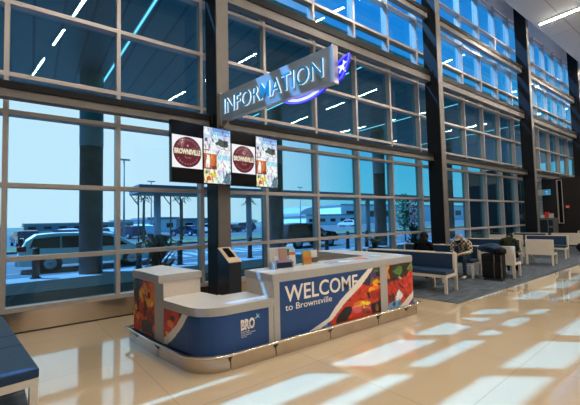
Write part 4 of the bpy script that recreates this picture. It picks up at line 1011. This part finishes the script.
vgl = [[(-1.95, 1.10), (-1.85, 1.50), (-0.5, 1.54), (-0.5, 1.06)], [(-0.44, 1.06), (-0.44, 1.54), (0.25, 1.50), (0.80, 1.08)]]
bc = vehicle('suv', 'black car parked outside right of the column, behind the welcome desk', 'car', (15.4, 18.9, -0.2), 0, 'car_black', suv, vgl, 4.6, 1.85, (-1.4, 1.4))
lot = [(-0.4, 41.5, 'car_black', 's', 'black car at the far left of the parking lot'), (2.6, 41.0, 'car_navy', 's', 'navy sedan in the parking lot left of the minivan roof'), (3.4, 50, 'car_white', 's', 'pale car parked behind the navy sedan'), (5.6, 50.5, 'car_black', 'v', 'black off-roader in the lot above the minivan roof'),
       (8.6, 52, 'car_white', 's', 'white car in the lot left of the stone pillar, farther row'), (9.9, 47, 'car_navy', 'v', 'dark off-roader in the lot just left of the stone pillar'), (12.2, 50, 'car_white', 'v', 'white off-roader half hidden by the stone pillar'), (17.5, 48, 'car_navy', 's', 'dark car in the lot just right of the first mullion'),
       (24, 55, 'car_white', 'v', 'white off-roader in the lot beside the shelter post'), (27.5, 55, 'car_black', 's', 'black sedan in the lot left of the black column'), (31, 56, 'car_navy', 'v', 'navy off-roader in the lot next to the black column'), (62, 60, 'car_white', 'v', 'white off-roader in the lot seen right of the screens')]
protos = {}
for i, (x, y, m, k, lb) in enumerate(lot):
    key = (m, k)
    rz_ = math.radians(100 + (i * 37) % 20)
    if key in protos: dup(protos[key], (x, y, -0.18), rz_, lb)
    else: protos[key] = vehicle('sedan' if k == 's' else 'suv', lb, 'car', (x, y, -0.18), rz_, m, sed if k == 's' else suv, sgl if k == 's' else vgl, 4.6, 1.85, (-1.4, 1.4), False, 'cars in the parking lot')
# bollards
b0 = None
for x, lb in ((0.13, 'black bollard in front of the minivan rear'), (3.2, 'black bollard by the front of the minivan'), (4.73, 'black bollard seen beyond the left pod of the desk'), (7.9, 'black bollard seen through glass above the kiosk'), (12.57, 'black bollard behind the leaflets, nearer the column'), (14.15, 'black bollard right of the one behind the leaflets'), (15.72, 'black bollard third along behind the counter'), (20.3, 'black bollard seen near the person in black')):
    if b0 is None:
        b0 = thing('bollard', lb, 'bollard', (x, 13.7, 0), 0, 'bollards along the kerb')
        bm = B(); lathe(bm, [(0.0, 0.0), (0.10, 0.0), (0.10, 0.93), (0.085, 0.96), (0.0, 0.97)], seg=18); obj('post', bm, 'rubber', b0, True)
        bm = B(); lathe(bm, [(0.0, 0.0), (0.15, 0.0), (0.15, 0.03), (0.0, 0.03)], seg=18); obj('base', bm, 'steel_dark', b0)
    else: dup(b0, (x, 13.7, 0), 0, lb)
# plants
def foliage(n, rx, ry, rz_, size, seed, cz):
    r = random.Random(seed); bm = B()
    for _ in range(n):
        while True:
            p = Vector((r.uniform(-1, 1), r.uniform(-1, 1), r.uniform(-1, 1)))
            if p.length < 1: break
        p = Vector((p.x * rx, p.y * ry, p.z * rz_ + cz)); a = Vector((r.gauss(0, 1), r.gauss(0, 1), r.gauss(0, .6))).normalized(); b_ = a.cross(Vector((r.gauss(0, 1), r.gauss(0, 1), r.gauss(0, 1)))).normalized()
        s = size * r.uniform(.6, 1.3)
        vs = [bm.verts.new(p + a * s), bm.verts.new(p + b_ * s * .45), bm.verts.new(p - a * s * .7), bm.verts.new(p - b_ * s * .45)]; bm.faces.new(vs)
    return bm
def tree(label, x, y, h_, rx, rz_, n, size, seed, z=-0.12, m='leaf', group=None, trunk=0.05):
    t = thing('tree', label, 'tree', (x, y, z), 0, group)
    r = random.Random(seed); pts = [(0, 0, 0), (r.uniform(-.05, .05), 0, h_ * .4), (r.uniform(-.08, .08), 0, h_ * .95)]
    bm = B(); tube(bm, pts, [trunk, trunk * .8, trunk * .3]); 
    for k in range(4):
        a = 2 * PI * k / 4 + seed; z0 = h_ * (.5 + .1 * k); tube(bm, [(0, 0, z0), (rx * .6 * math.cos(a), rx * .6 * math.sin(a), z0 + h_ * .12)], [trunk * .4, trunk * .15], 5)
    obj('trunk', bm, 'bark', t)
    obj('crown', foliage(n, rx, rx, rz_, size, seed, h_ - rz_ * .8), m, t)
    return t
tree('young tree planted outside by the glass near the second column', 24.0, 16.9 + 0.0, 3.5, 0.75, 1.5, 420, 0.16, 5, -0.2)
tree('small reddish tree outside just left of the second column', 22.7, 15.2, 3.2, 0.35, 1.2, 160, 0.13, 6, -0.2, 'leaf_red')
def spiky(label, x, y, h_, m, seed, n=46, cat='plant'):
    t = thing('shrub', label, cat, (x, y, -0.02)); r = random.Random(seed); bm = B()
    for k in range(n):
        a = r.uniform(0, 2 * PI); l = r.uniform(.5, 1) * h_ * .55; z0 = r.uniform(.1, .65) * h_; d = Vector((math.cos(a), math.sin(a), 0)); s = Vector((-d.y, d.x, 0)) * 0.045
        p0 = Vector((0, 0, z0)); p1 = p0 + d * l * .5 + Vector((0, 0, l * .6)); p2 = p0 + d * l + Vector((0, 0, l * .35))
        v = [bm.verts.new(p0 - s), bm.verts.new(p0 + s), bm.verts.new(p1 + s), bm.verts.new(p1 - s), bm.verts.new(p2)]
        bm.faces.new(v[:4]); bm.faces.new((v[3], v[2], v[4]))
    obj('leaves', bm, m, t); bm = B(); tube(bm, [(0, 0, 0), (0.02, 0, h_ * .7)], [0.05, 0.02], 6); obj('stem', bm, 'bark', t); return t
spiky('dark red spiky plant outside above the left pod of the desk', 2.62, 9.1, 1.6, 'leaf_red', 3, 75)
spiky('dark spiky plant outside left of the second column', 10.3, 8.6, 1.15, 'leaf_dark', 4, 60)
spiky('dark leafy plant outside behind the person in black', 13.4, 9.0, 1.5, 'leaf_dark', 7, 60)
# palms and street lights over the road
def palm(label, x, y, h_, seed):
    t = thing('palm_tree', label, 'tree', (x, y, -0.12), 0, 'palms beyond the road'); bm = B(); tube(bm, [(0, 0, 0), (.05, 0, h_)], [.16, .11], 8); obj('trunk', bm, 'bark', t)
    bm = B(); r = random.Random(seed)
    for k in range(16):
        a = 2 * PI * k / 16; d = Vector((math.cos(a), math.sin(a), 0)); s = Vector((-d.y, d.x, 0)) * .10; up_ = r.uniform(-.2, .9)
        p = [Vector((0, 0, h_)), Vector((0, 0, h_ + up_ * .6)) + d * .6, Vector((0, 0, h_ + up_ * .3 - .4)) + d * 1.2]
        v = [bm.verts.new(p[0] - s * .4), bm.verts.new(p[0] + s * .4), bm.verts.new(p[1] + s), bm.verts.new(p[1] - s), bm.verts.new(p[2])]; bm.faces.new(v[:4]); bm.faces.new((v[3], v[2], v[4]))
    obj('fronds', bm, 'leaf_dark', t)
palm('palm in front of the shelter, its left end', 9.2, 37.5, 4.2, 1); palm('palm seen between shelter post and column', 12.8, 36.5, 4.2, 2); palm('palm seen right of the column', 21.0, 36.5, 4.0, 3); palm('small palm on the lawn right of the screens', 45, 37, 3.0, 4)
def street_lamp(label, x, y, h_):
    t = thing('street_lamp', label, 'street lamp', (x, y, -0.18), 0, 'tall lamps in the parking lot'); bm = B(); tube(bm, [(0, 0, 0), (0, 0, h_)], [.12, .07], 8); obj('pole', bm, 'pillar_paint', t)
    obj('lamp_head', bx(-.6, .6, -.15, .15, h_, h_ + .15), 'fascia', t)
street_lamp('tall lamp pole in the lot left of the stone pillar', 8.3, 42.2, 9.0); street_lamp('tall lamp pole in the lot right of the first mullion', 16.5, 62, 9.0); street_lamp('tall lamp pole in the lot right of the screens', 47.5, 60, 9.0); street_lamp('tall lamp pole seen at the far right of the lot', 66, 60, 9.0)
# far buildings and trees
def building(label, x0, x1, y, h_, m, roof=None, n=6, name='building'):
    t = thing(name, label, 'building', (x0, y, -0.22)); L = x1 - x0
    obj('walls', bx(0, L, 0, 14, 0, h_), m, t)
    obj('roof', bx(-.5, L + .5, -.6, 14.5, h_, h_ + .5), roof or 'roof_grey', t)
    for k in range(n):
        a = L * (k + .25) / n; obj('window', bx(a, a + L / n * .5, -.05, 0, h_ * .35, h_ * .7), 'car_glass', t)
    return t
building('long low blue-grey building on the horizon at the far left', -2, 34, 150, 2.4, 'building_blue', n=8)
building('white low building on the horizon behind the stone pillar', 30, 62, 170, 3.4, 'building_white', n=6)
building('small pale house beside the shelter post', 19.8, 25.5, 76, 2.7, 'building_white', 'building_blue', 2, 'house')
building('blue-roofed hall behind the shelter', 27, 40, 90, 2.6, 'building', 'building_blue', 3)
building('white terminal block right of the screens', 72, 96, 88, 3.2, 'building_white', n=5)
building('long white building behind the young tree', 100, 210, 100, 7.5, 'building_white', n=9)
hg = thing('hangar', 'pale hangar with a curved roof behind the black car', 'building', (95, 120, -0.22)); bm = B()
extr(bm, [(0, 0)] + [(25 - 25 * math.cos(math.radians(a)), 5 + 4 * math.sin(math.radians(a))) for a in range(0, 181, 15)] + [(50, 0)], (0, 0, 0), (1, 0, 0), (0, 0, 1), (0, 1, 0), 30); obj('shell', bm, 'building', hg); obj('door', bx(15, 35, -.1, 0, 0, 6), 'fascia', hg)
r = random.Random(11)
tb = None
for k in range(34):
    x = -12 + k * 9.5 + r.uniform(-1.2, 1.2); y = 225 + (k % 3) * 12; s = r.uniform(.7, 1.2)
    lb = 'low distant tree on the horizon'
    if tb is None:
        tb = tree(lb, x, y, 2.9, 2.6, 1.2, 90, 0.6, 21, -0.22, 'leaf_hazed', 'distant trees on the horizon', 0.2)
    else:
        q = dup(tb, (x, y, -0.22), r.uniform(0, 6)); q.scale = (s * 1.3, s * 1.3, s)
